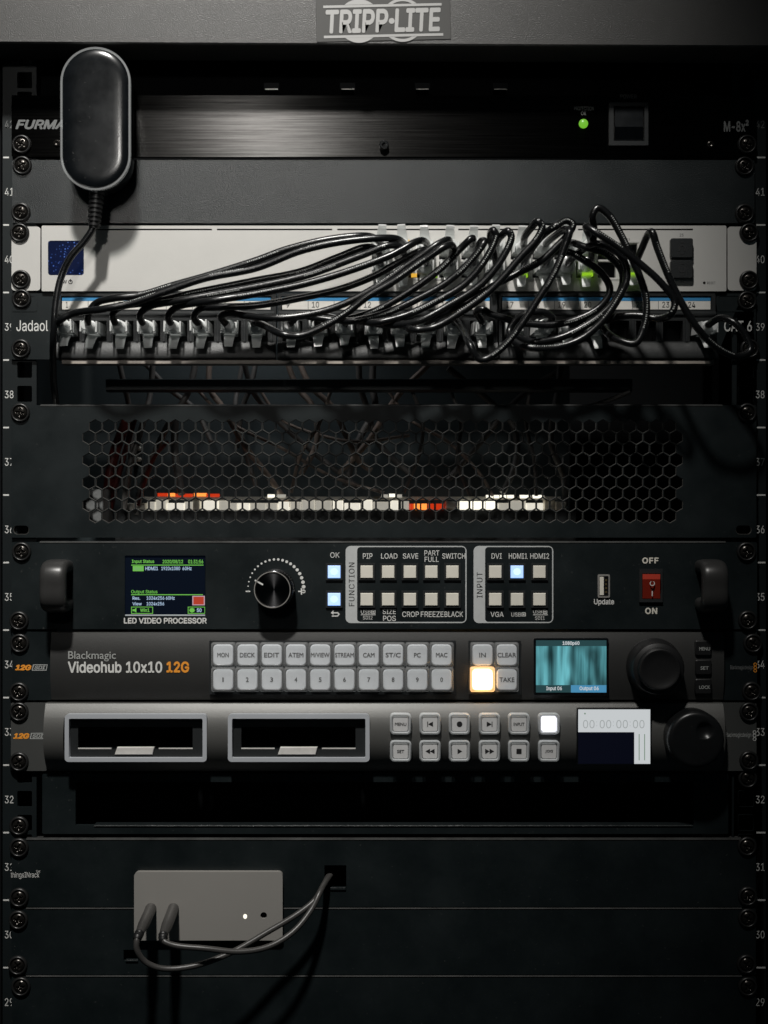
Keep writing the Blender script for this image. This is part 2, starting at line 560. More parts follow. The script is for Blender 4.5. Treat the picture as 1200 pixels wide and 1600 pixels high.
def spline(pts, per=10):
    """Catmull-Rom through world points."""
    q = [pts[0] * 2 - pts[1]] + list(pts) + [pts[-1] * 2 - pts[-2]]
    out = []
    for i in range(1, len(q) - 2):
        p0, p1, p2, p3 = q[i - 1], q[i], q[i + 1], q[i + 2]
        a = max((p1 - p0).length, 1e-6) ** .5
        b = max((p2 - p1).length, 1e-6) ** .5
        c = max((p3 - p2).length, 1e-6) ** .5
        m1 = (p2 - p1) + ((p1 - p0) / a - (p2 - p0) / (a + b)) * b
        m2 = (p2 - p1) + ((p3 - p2) / c - (p3 - p1) / (b + c)) * b
        for k in range(per):
            t = k / per
            t2, t3 = t * t, t * t * t
            out.append(p1 * (2 * t3 - 3 * t2 + 1) + m1 * (t3 - 2 * t2 + t) + p2 * (-2 * t3 + 3 * t2) + m2 * (t3 - t2))
    out.append(pts[-1].copy())
    return out


WL = {}   # world location of every object made


def link(o, parent, loc):
    COL.objects.link(o)
    WL[o.name] = Vector(loc)
    if parent is not None:
        o.parent = parent
        o.location = Vector(loc) - WL[parent.name]
    else:
        o.location = loc
    return o


def obj(name, mb, mat, parent=None, angle=35, loc=None, rim=None):
    vs = [Vector(v) for v in mb.v]
    if loc is None:
        lo = Vector([min(v[i] for v in vs) for i in range(3)])
        hi = Vector([max(v[i] for v in vs) for i in range(3)])
        loc = (lo + hi) / 2
    me = bpy.data.meshes.new(name)
    me.from_pydata([v - loc for v in vs], [], mb.f)
    me.materials.append(M[mat])
    if rim:
        me.materials.append(M[rim])
        for i in mb.rim:
            me.polygons[i].material_index = 1
    me.update()
    if angle:
        for p in me.polygons:
            p.use_smooth = True
        me.set_sharp_from_angle(angle=math.radians(angle))
    return link(bpy.data.objects.new(name, me), parent, loc)


def inst(name, me, parent, loc, rot=0.0):
    o = bpy.data.objects.new(name, me)
    link(o, parent, loc)
    o.rotation_euler = (0, rot, 0)
    return o


def tag(o, label, cat, group=None):
    o['label'] = label
    o['category'] = cat
    if group:
        o['group'] = group
    return o


def thing(name, label, cat, px, py, d=0, group=None):
    o = bpy.data.objects.new(name, None)
    o.empty_display_size = 0.01
    link(o, None, V(px, py, d))
    return tag(o, label, cat, group)


def struct(name, mb, mat):
    o = obj(name, mb, mat)
    o['kind'] = 'structure'
    return o


# ------------------------------------------------------------------ lettering
FONT = {}
try:
    p = os.path.join(bpy.utils.resource_path('LOCAL'), 'datafiles', 'fonts', 'Inter.woff2')
    FONT['sans'] = bpy.data.fonts.load(p)
except Exception:
    FONT['sans'] = None
GLYPHS = {}


def glyphs(s, font, shear, space):
    key = (s, font, shear, space)
    if key in GLYPHS:
        return GLYPHS[key]
    c = bpy.data.curves.new('letters', 'FONT')
    if FONT.get(font):
        c.font = FONT[font]
    c.body = s
    c.size = 1
    c.shear = shear
    c.space_character = space
    c.resolution_u = 3
    o = bpy.data.objects.new('letters', c)
    COL.objects.link(o)
    dg = bpy.context.evaluated_depsgraph_get()
    dg.update()
    e = o.evaluated_get(dg)
    me = e.to_mesh()
    vs = [(v.co.x, v.co.y) for v in me.vertices]
    fs = [tuple(q.vertices) for q in me.polygons]
    e.to_mesh_clear()
    bpy.data.objects.remove(o)
    bpy.data.curves.remove(c)
    GLYPHS[key] = (vs, fs)
    return vs, fs


def text(s, x0, y0, x1, y1, d, mat, parent, font='sans', bold=0.0, shear=0.0, space=1.0, rot=0.0, vert=False, name='lettering'):
    """Flat lettering that fills the photo box (x0, y0)-(x1, y1) on the plane d; vert reads bottom to top."""
    vs, fs = glyphs(s, font, shear, space)
    if not vs:
        return None
    ax, bx = min(v[0] for v in vs), max(v[0] for v in vs)
    ay, by = min(v[1] for v in vs), max(v[1] for v in vs)
    mb = MB()
    cx, cy = (x0 + x1) / 2, (y0 + y1) / 2
    b0 = max(0.0, bold)
    ax, bx, ay, by = ax - b0, bx + b0, ay - b0, by + b0
    copies = [(0, 0)] + ([(b0 * math.cos(k * math.pi / 4), b0 * math.sin(k * math.pi / 4)) for k in range(8)] if b0 else [])
    for lay, (su, sv) in enumerate(copies):
      out = []
      for (u, v) in vs:
        u, v = u + su, v + sv
        a = (u - ax) / (bx - ax)
        b = (v - ay) / (by - ay)
        if vert:
            px, py = x0 + b * 0 + (1 - b) * (x1 - x0), y1 - a * (y1 - y0)
            px = x0 + (1 - b) * (x1 - x0)
        else:
            px, py = x0 + a * (x1 - x0), y1 - b * (y1 - y0)
        if rot:
            r = math.radians(rot)
            dx, dy = px - cx, py - cy
            px, py = cx + dx * math.cos(r) + dy * math.sin(r), cy - dx * math.sin(r) + dy * math.cos(r)
        out.append(V(px, py, d + lay * .004))
      mb.add(out, fs)
    return obj(name, mb, mat, parent, angle=0)


def flat(outline, d, mat, parent, name, t=0.12):
    """A printed or thin applied shape t mm thick with its face at depth d."""
    return obj(name, MB().prism(outline, d - t, d), mat, parent, angle=0)


def ring(name, outer, inner, d, mat, parent, t=0.12):
    return obj(name, MB().plate(outer, [inner], d - t, d), mat, parent, angle=0)


# ------------------------------------------------------------------ screws
def screw_meshes():
    seg, nr, R = 36, 11, 4.3
    mb = MB()
    vs, fs = [], []
    for i in range(nr + 1):
        r = R * (i / nr) if i else 0.0001
        for k in range(seg):
            a = 2 * math.pi * k / seg
            x, z = r * math.cos(a), r * math.sin(a)
            h = 2.3 * math.sqrt(max(0, 1 - (r / (R * 1.04)) ** 2)) + 0.4
            m = max(0.0, 1 - (min(abs(x), abs(z)) / 0.62) ** 4) * max(0.0, min(1.0, (2.9 - r) / 0.7))
            c = max(0.0, 1 - r / 1.25)
            h -= max(1.35 * m, 1.7 * c)
            vs.append((x * .001, -h * .001, z * .001))
    for i in range(nr):
        for k in range(seg):
            j = (k + 1) % seg
            fs.append((i * seg + k, (i + 1) * seg + k, (i + 1) * seg + j, i * seg + j))
    mb.add(vs, fs)
    me = bpy.data.meshes.new('screw')
    me.from_pydata(mb.v, [], mb.f)
    me.materials.append(M['screw'])
    for p in me.polygons:
        p.use_smooth = True
    me.set_sharp_from_angle(angle=math.radians(50))
    w = MB()
    pr = [(6.3, 0), (6.3, .7), (6.0, 1.5), (5.4, 2.0), (4.9, 1.9), (4.6, 1.2), (4.4, .3)]
    rs = []
    for r, d in pr:
        rs.append([(r * .001 * math.cos(2 * math.pi * i / 32), -d * .001, r * .001 * math.sin(2 * math.pi * i / 32)) for i in range(32)])
    w.rings(rs, cap1=True)
    wm = bpy.data.meshes.new('washer')
    wm.from_pydata(w.v, [], w.f)
    wm.materials.append(M['washer'])
    for p in wm.polygons:
        p.use_smooth = True
    return me, wm


SCREW, WASHER = screw_meshes()


def screw(parent, px, py, d):
    p = V(px, py, d)
    s = inst('screw', SCREW, parent, p, random.uniform(0, 1.57))
    inst('washer', WASHER, s, p)
    return s


def slot_hole(cx, cy, w=20, h=13):
    return rr(cx - w / 2, cy - h / 2, cx + w / 2, cy + h / 2, h / 2 - .5, 5)


# ================================================================== the rack itself
rack = thing('equipment_rack', 'black steel equipment rack with numbered rails and grey top bar', 'rack', 600, 1600, 0)
U0, UP = 246.0, 105.5
for side, (xa, xb, hx0, hx1) in (('left', (4, 57, 27, 50)), ('right', (1144, 1197, 1154, 1178))):
    holes = []
    for k in range(-3, 14):
        yt = U0 + UP * k
        for f in (0.145, 0.5, 0.855):
            c = yt + f * UP
            if -60 < c < 1640:
                holes.append(rr(hx0, c - 12.5, hx1, c + 12.5, 2.0, 2))
    rail = obj('rail', MB().plate(rect(xa, -80, xb, 1680), holes, -2.0, 0.0), 'rail', rack)
    obj('return_flange', MB().box(xa, -80, xa + 3, 1680, -40, -2.0), 'rail', rail)
    obj('inner_flange', MB().box(xb - 3 if side == 'left' else xa, -80, xb if side == 'left' else xa + 3, 1680, -60, -2.0), 'rail', rail)
    for k in range(0, 14):
        y = U0 + UP * k
        if side == 'left':
            flat(rect(5, y - 1.2, 14, y + 1.2), 0.15, 'white', rail, 'unit_mark')
        else:
            flat(rect(1182, y - 1.2, 1196, y + 1.2), 0.15, 'white', rail, 'unit_mark')
        n = str(42 - k)
        c = y - UP / 2 + 1
        if side == 'left':
            text(n, 7.5, c - 6, 21, c + 6, 0.15, 'white' if k > 0 else 'dimgrey', rail, name='unit_number')
        else:
            text(n, 1181, c - 6, 1194.5, c + 6, 0.15, 'white' if k > 0 else 'dimgrey', rail, name='unit_number')
    # outer frame post beyond the rail
    obj('frame_post', MB().box(-70 if side == 'left' else 1199, -90, 2 if side == 'left' else 1270, 1690, -200, -6), 'dark', rack)

# top bar: a folded sheet-steel box, slightly out of level, with the maker's badge
BD = 34
bar = MB()
a = [(-120, -60), (1320, -60), (1320, 73.6), (-120, 66.4)]
bar.prism(a, 0, BD, ch=1.2)
topbar = obj('top_bar', bar, 'bar', rack)


def tilt(px, py):
    r = math.radians(1.25)
    dx, dy = px - 599, py - 31
    return (599 + dx * math.cos(r) + dy * math.sin(r), 31 - dx * math.sin(r) + dy * math.cos(r))


badge = obj('badge', MB().prism([tilt(*p) for p in rect(494, -30, 704, 63.5)], BD, BD + 0.5, ch=.2), 'badge', topbar)
bd = BD + 0.75
for q in (rect(505.5, 6.7, 690.5, 10.6), rect(505.5, 53.8, 692, 57.8)):
    flat([tilt(*p) for p in q], bd, 'badgetxt', topbar, 'badge_rule', .15)
for (cx, cy, up) in ((561, 32, 1), (561, 32, -1)):
    seg = circ(cx, cy, 34, 12, -131, -49) if up == 1 else circ(cx, cy, 34, 12, 49, 131)
    flat([tilt(*p) for p in seg], bd, 'badgetxt', topbar, 'badge_disc', .15)
for a0, a1 in ((-131, -49), (49, 131)):
    seg = circ(629, 32, 34, 12, a0, a1) + circ(629, 32, 29.5, 12, a0 + 10, a1 - 10)[::-1]
    flat([tilt(*p) for p in seg], bd, 'badgetxt', topbar, 'badge_ring', .15)
text('TRIPP', 509, 14.5, 607, 51.5, bd, 'badgetxt', topbar, bold=0.027, shear=0.10, rot=1.25)
text('LITE', 616, 12.5, 689, 49.5, bd, 'badgetxt', topbar, bold=0.027, shear=0.10, rot=1.25)
flat([tilt(*p) for p in circ(612, 33, 4.6, 16)], bd, 'badgetxt', topbar, 'badge_dot', .15)

# inner walls of the cabinet, seen through the open unit and the perforated panel
struct('rear_wall', MB().box(70, 300, 890, 1000, -107, -105), 'wallteal')
struct('back_wall', MB().box(-60, -100, 1260, 1700, -262, -260), 'dark')

# ================================================================== dark upper panel with slots
up = thing('slotted_panel', 'black slotted panel in deep shade right below the grey top bar', 'panel', 600, 148, 0)
holes = []
for x in (424, 543, 660, 782):
    holes.append(rect(x - 12, 128, x + 12, 139))
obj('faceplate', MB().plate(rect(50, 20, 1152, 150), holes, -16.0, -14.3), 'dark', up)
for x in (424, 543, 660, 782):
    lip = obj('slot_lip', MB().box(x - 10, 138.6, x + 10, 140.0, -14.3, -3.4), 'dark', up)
    obj('lit_edge', MB().box(x - 10, 138.5, x + 10, 140.0, -3.4, -2.9), 'steel', lip)  # pale strip on a dark lip paints light caught along the slot

# ================================================================== power conditioner
pc = thing('power_conditioner', 'brushed black power conditioner with green protection light and rocker switch', 'power conditioner', 600, 246, 2)
pd = 3.0
obj('faceplate', MB().plate(rr(18, 149, 1182, 245, 2, 2), [slot_hole(34, 226, 24), slot_hole(1167, 226, 24)], 0.2, pd), 'brushed', pc)
text('FURMAN', 24, 187, 121, 202, pd + .1, 'dimgrey', pc, bold=0.035, shear=0.28)
text('M-8x²', 1131, 187, 1170, 206, pd + .1, 'dimgrey', pc, bold=0.025)
text('PROTECTION', 897, 166.5, 927.5, 172.5, pd + .1, 'grey', pc)
text('OK', 908, 174, 916, 180, pd + .1, 'grey', pc)
text('POWER', 969, 147.5, 995, 154, pd + .1, 'dimgrey', pc)
led = obj('status_light', MB().lathe(911.5, 193.5, [(3.0, pd), (3.0, pd + .8), (2.6, pd + 1.7), (1.6, pd + 2.4), (.1, pd + 2.6)], 20, pd), 'ledgreen', pc)
sw = obj('rocker_switch', MB().plate(rect(952, 160, 1013, 227), [rect(959, 166, 1007, 220)], pd, pd + 2.0), 'plastic', pc)
obj('rocker', MB().add([V(961, 168, pd + 1), V(1005, 168, pd + 1), V(1005, 198, pd + 4.0), V(961, 198, pd + 4.0), V(1005, 219, pd + .2), V(961, 219, pd + .2),
                        V(961, 168, pd - 4), V(1005, 168, pd - 4), V(961, 219, pd - 4), V(1005, 219, pd - 4)],
                       [(3, 2, 1, 0), (5, 4, 2, 3), (0, 1, 7, 6), (8, 9, 4, 5), (1, 2, 4, 9, 7), (6, 8, 5, 3, 0)]), 'gloss', sw, angle=0)
obj('standoff', MB().lathe(600, 228, [(3.0, pd), (3.0, pd + 3), (2.5, pd + 3.5), (1.4, pd + 3.5), (1.2, pd + 1)], 24, pd), 'gloss', pc)
for x, y in ((89, 224), (1110, 226)):
    obj('small_screw', MB().lathe(x, y, [(2.2, pd), (2.2, pd + .6), (1.5, pd + 1.0), (.6, pd + .4)], 16, pd), 'screw', pc)
for x, y in ((34, 226), (1167, 226)):
    screw(pc, x, y, pd)

# ================================================================== blank panel 41
bp = thing('blank_panel', 'textured black blank panel between brushed conditioner and silver switch', 'panel', 600, 350, 2)
obj('faceplate', MB().plate(rr(19, 250, 1179, 348.5, 3, 3), [slot_hole(36, 259), slot_hole(34, 333), slot_hole(1163, 260), slot_hole(1163, 334)], 0.2, 2.6), 'coat', bp)
for x, y in ((35, 259), (33, 332), (1163, 260), (1163, 334)):
    screw(bp, x, y, 2.6)

# ================================================================== silver network switch
sw = thing('network_switch', 'silver network switch with small blue display and rows of cabled ports', 'network switch', 600, 455, 3)
sd = 5.0
for x0, x1, hs in ((18, 63, ((33, 365), (34, 437))), (1137, 1182, ((1168, 364), (1169, 438)))):
    ear = obj('rack_ear', MB().plate(rr(x0, 354, x1, 454, 5, 4), [slot_hole(x, y) for x, y in hs], 0.2, 3.0), 'silver', sw)
COLS = [595, 630, 665, 700, 735, 770, 812, 846, 880, 914, 948, 982]
RU, RL = 392.5, 421.5
slots = [rect(a, 357.3, b, 359.8) for a, b in ((141, 331), (339, 519), (527, 708), (716, 894), (903, 1083))]
ports = []
for c in COLS:
    ports.append(rect(c - 14, 380, c + 14, 405.5))
    ports.append(rect(c - 14, 408.5, c + 14, 434))
outline = rr(65, 352.5, 1135, 455, 2, 2)
obj('faceplate', MB().plate(outline, slots + ports + [rr(75, 376, 131, 430, 4, 4), circ(1100.5, 442, 2.4, 10)], 0.2, sd), 'silver', sw)
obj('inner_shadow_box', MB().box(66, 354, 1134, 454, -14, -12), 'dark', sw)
obj('display', MB().prism(rr(75.6, 376.6, 130.4, 429.4, 3.6, 4), sd - 1.4, sd - .5), 'speckle', sw)
for a in slots:
    obj('vent_slot', MB().prism([(a[0][0] + .4, a[0][1] + .2), (a[1][0] - .4, a[1][1] + .2), (a[2][0] - .4, a[2][1] - .2), (a[3][0] + .4, a[3][1] - .2)], sd - 3, sd - 1.6), 'dark', sw)
# bezel strip round the port block
obj('port_bezel', MB().plate(rect(577, 376.5, 1001, 437), [rect(579.5, 379, 998.5, 435)], sd, sd + .35), 'silver', sw)


def jack_mesh(name, w, h, depth, mat):
    """Open-fronted socket: four walls and a back."""
    mb = MB()
    x, z = w / 2, h / 2
    o = [(-x, -z), (x, -z), (x, z), (-x, z)]
    f0 = [(a * .001, 0, b * .001) for a, b in o]
    f1 = [(a * .001, depth * .001, b * .001) for a, b in o]
    mb.add(f0 + f1, [(0, 4, 5, 1), (1, 5, 6, 2), (2, 6, 7, 3), (3, 7, 4, 0), (4, 7, 6, 5)])
    # contact comb
    for k in range(8):
        cx = (-3.5 + k) * 1.0
        q = [(cx - .22, z - .6), (cx + .22, z - .6), (cx + .22, z - 2.2), (cx - .22, z - 2.2)]
        mb.add([(a * .001, depth * .0006, b * .001) for a, b in q], [(0, 1, 2, 3)])
    me = bpy.data.meshes.new(name)
    me.from_pydata(mb.v, [], mb.f)
    me.materials.append(M[mat])
    return me


JS = jack_mesh('port', 28 * S * 1000, 25.5 * S * 1000, 11, 'plastic')
for c in COLS:
    inst('port', JS, sw, V(c, 392.75, sd - .1))
    inst('port', JS, sw, V(c, 421.25, sd - .1))
for x, y, m, w_, h_ in ((647, 430, 'ledamber', 9, 6), (679, 430.5, 'ledlime', 9, 6), (820, 430, 'ledlime', 9, 6), (595, 402, 'glowdim', 5, 3), (640, 376, 'ledamber', 6, 3)):
    obj('port_glow', MB().box(x - w_ / 2, y - h_ / 2, x + w_ / 2, y + h_ / 2, sd - 1, sd + .5, .2), m, sw)
for x, t in ((919, -2), (985, 3)):
    obj('port_glow', MB().prism([(x - 7, 414), (x + 7, 415), (x + 10 + t, 431), (x + 3 + t, 435), (x - 8 + t, 434)], sd + 3, sd + 4.5, .3), 'ledlime', sw)  # LED light in the clear latch, put in as a glowing shape
for k, c in enumerate(COLS):
    text(str(2 * k + 1), c - 3, 372, c + 2, 375.5, sd + .5, 'dimgrey', sw, name='port_number')
    text(str(2 * k + 2), c - 3, 440, c + 3, 444, sd + .5, 'dimgrey', sw, name='port_number')
text('W', 98, 437.5, 104.5, 443, sd + .1, 'black', sw, bold=.02)
obj('power_mark', MB().plate(circ(110, 440.5, 3.4, 16), [circ(110, 440.5, 2.2, 16)], sd, sd + .12), 'black', sw)
flat(rect(109.3, 436, 110.8, 440.5), sd + .14, 'black', sw, 'power_mark')
text('RESET', 1105, 440, 1118, 444, sd + .1, 'dimgrey', sw)
for y0, y1, up_ in ((372, 403, 1), (406.5, 435, 0)):
    c = obj('dust_cover', MB().prism(rr(1048, y0, 1083, y1, 3, 3), sd - 1, sd + 4, .5), 'plastic', sw)
    cy = (y0 + y1) / 2
    a0, a1 = (180, 360) if up_ else (0, 180)
    oy = 0
    u = circ(1066, cy, 5.5, 10, a0, a1) + circ(1066, cy, 3.2, 10, a0, a1)[::-1]
    flat(u, sd + 4.2, 'black', c, 'cover_mark', .3)
    yy = (cy, cy + 5) if up_ else (cy - 5, cy)
    for xx in (1060.5, 1069.2):
        flat(rect(xx, yy[0], xx + 2.3, yy[1]), sd + 4.2, 'black', c, 'cover_mark', .3)
    for q in (cy - 10, cy + 8):
        flat([(1063, q + 2), (1066, q - 1), (1069, q + 2)], sd + 4.2, 'black', c, 'cover_mark', .3)
text('25', 1062, 365, 1068, 369.5, sd + .1, 'dimgrey', sw, name='port_number')
text('26', 1063, 438, 1069, 442, sd + .1, 'dimgrey', sw, name='port_number')
for x, y in ((31, 364), (33, 437), (1170, 364), (1170, 438)):
    screw(sw, x, y, 3.0)

# ================================================================== patch panel
pp = thing('patch_bay', 'black 24 port patch panel with blue edged white number strips', 'patch panel', 600, 562, 3)
for x0, x1, hs in ((17, 84, ((34, 467), (33, 545))), (1119, 1181, ((1167, 470), (1171, 545)))):
    obj('rack_ear', MB().plate(rr(x0, 458.5, x1, 561.5, 3, 3), [slot_hole(x, y) for x, y in hs], 0.2, 2.6), 'coat2', pp)
    obj('ear_emboss', MB().plate(rr(x0 + 1.5, 460, (58 if x0 < 100 else x1 - 1.5), 487, 3, 2), [rr(x0 + 4, 462.5, (55 if x0 < 100 else x1 - 4), 484.5, 3, 2)], 2.6, 2.9), 'coat2', pp)
text('Jadaol', 25.5, 500.5, 75, 517.5, 2.75, 'white', pp, bold=0.004)
text('CAT.6', 1131.5, 501, 1175, 518, 2.75, 'white', pp, bold=0.012)
PORT = [109 + 42 * k for k in range(8)] + [457 + 41.8 * k for k in range(8)] + [800 + 41.9 * k for k in range(8)]
PY = 517
md = 8.0
JP = jack_mesh('port', 31 * S * 1000, 32 * S * 1000, 12, 'plastic')
MODS = ((91, 431.5), (434, 777), (779.5, 1118))
for m, (x0, x1) in enumerate(MODS):
    holes = [rect(c - 15.5, PY - 16, c + 15.5, PY + 16) for c in PORT[m * 8:m * 8 + 8]]
    lx0, lx1 = x0 + 6, x1 - 9
    if m == 2:
        lx0, lx1 = 785, 1110
    if m == 1:
        lx0, lx1 = 441, 765
    holes.append(rect(lx0 - 1.5, 462.5, lx1 + 1.5, 484.5))
    mod = obj('port_module', MB().plate(rr(x0, 458.5, x1, 536, 2, 2), holes, 0.2, md), 'module', pp)
    pr = [(488, md), (490, md + 1.5), (493, md + 1.5), (495, md)]
    obj('module_ridge', MB().profile(x0 + 2, x1 - 2, pr, back=md - .5), 'plastic', mod)
    pr = [(536, md), (538, md + .6), (558, md + 3.9), (561.5, md + 3.6), (562.5, md + 2.6)]
    obj('sill', MB().profile(x0, x1, pr, back=0.2), 'module', mod)
    strip = obj('number_strip', MB().box(lx0, 464, lx1, 483.5, md - 2.5, md - 1.0), 'labelstrip', mod)
    flat(rect(lx0, 464, lx1, 470), md - .85, 'blue', mod, 'blue_band', .12)
    for k in range(8):
        n = m * 8 + k + 1
        bx = lx0 + (lx1 - lx0) / 8 * k
        w_ = 5.5 if n < 10 else 11
        text(str(n), bx + 6, 471.5, bx + 6 + (3 if n == 1 else w_), 480.5, md - .85, 'black', mod, name='port_number')
        if k:
            flat(rect(bx - .4, 470, bx + .4, 483), md - .85, 'dimgrey', mod, 'strip_division', .1)
    for c in PORT[m * 8:m * 8 + 8]:
        inst('port', JP, pp, V(c, PY, md - .1))
    # raised dividers between the sockets
    for k in range(9):
        x = (PORT[m * 8] - 21) + 42 * k
        if x0 + 3 < x < x1 - 3:
            obj('divider', MB().box(x - 2, 499, x + 2, 534, md, md + .8, .2), 'plastic', pp)
obj('lower_lip', MB().profile(100, 1112, [(563.6, 9.6), (564.4, 10.2), (569.8, 10.6), (570.6, 9.8)], back=0), 'lip', pp)
for x, y in ((34, 467), (33, 545), (1167, 470), (1171, 545)):
    screw(pp, x, y, 2.6)

# ================================================================== patch cables


def plug_meshes(flip):
    """Clear network plug pointing at the viewer: body, two cheeks, ribbed boot; and its latch tongue."""
    z = -1 if flip else 1
    b = MB()

    def bx(mb, x0, x1, y0, y1, z0, z1):
        a = [(x0, y0, z0), (x1, y0, z0), (x1, y1, z0), (x0, y1, z0), (x0, y0, z1), (x1, y0, z1), (x1, y1, z1), (x0, y1, z1)]
        mb.add([(p[0] * .001, p[1] * .001, p[2] * .001 * z) for p in a], [(0, 3, 2, 1), (4, 5, 6, 7), (0, 1, 5, 4), (1, 2, 6, 5), (2, 3, 7, 6), (3, 0, 4, 7)])

    bx(b, -5.6, 5.6, -8, 8, -3.6, 3.8)
    for s in (-1, 1):
        bx(b, s * 5.0 - .5, s * 5.0 + .5, -15, -8.1, -3.0, 3.8)
    prof = []
    n = 7
    for k in range(n):
        y = -8.2 - k * 2.0
        r = 4.3 - .18 * k
        prof += [(r, y), (r, y - 1.1), (r - .5, y - 1.3), (r - .5, y - 1.9)]
    rs = []
    for r, y in prof:
        rs.append([(r * .001 * math.cos(2 * math.pi * i / 16), y * .001, (r * math.sin(2 * math.pi * i / 16) + .4) * .001 * z) for i in range(16)])
    b.rings(rs)
    t = MB()
    pr = [(3.0, -3.7, 3.5), (-3.5, -4.4, 3.5), (-8.0, -8.0, 3.1), (-11.5, -12.6, 2.5)]
    vs, fs = [], []
    for (y, zz, hw) in pr:
        for th in (0, 0.9):
            vs += [(-hw * .001, y * .001, (zz - th) * .001 * z), (hw * .001, y * .001, (zz - th) * .001 * z)]
    for k in range(len(pr) - 1):
        o, q = k * 4, k * 4 + 4
        fs += [(o, o + 1, q + 1, q), (o + 2, q + 2, q + 3, o + 3), (o, q, q + 2, o + 2), (o + 1, o + 3, q + 3, q + 1)]
    e = (len(pr) - 1) * 4
    fs += [(e, e + 1, e + 3, e + 2), (0, 2, 3, 1)]
    t.add(vs, fs)
    out = []
    for nm, mb in (('plug', b), ('latch', t)):
        me = bpy.data.meshes.new(nm)
        me.from_pydata(mb.v, [], mb.f)
        me.materials.append(M['clear'])
        for p in me.polygons:
            p.use_smooth = True
        me.set_sharp_from_angle(angle=math.radians(35))
        out.append(me)
    return out


PLUG_DN = plug_meshes(False)
PLUG_UP = plug_meshes(True)


def plug(parent, px, py, d, ms, yaw=0.0, pitch=0.0):
    p = V(px, py, 0) + Vector((0, -d * .001, 0))
    o = bpy.data.objects.new('plug', ms[0])
    link(o, parent, p)
    o.rotation_euler = (pitch, random.uniform(-.05, .05), yaw)
    l = bpy.data.objects.new('latch', ms[1])
    link(l, o, p)
    l.location = (0, 0, 0)
    l.rotation_euler = (random.uniform(-.10, .06), 0, random.uniform(-.05, .05))
    return o


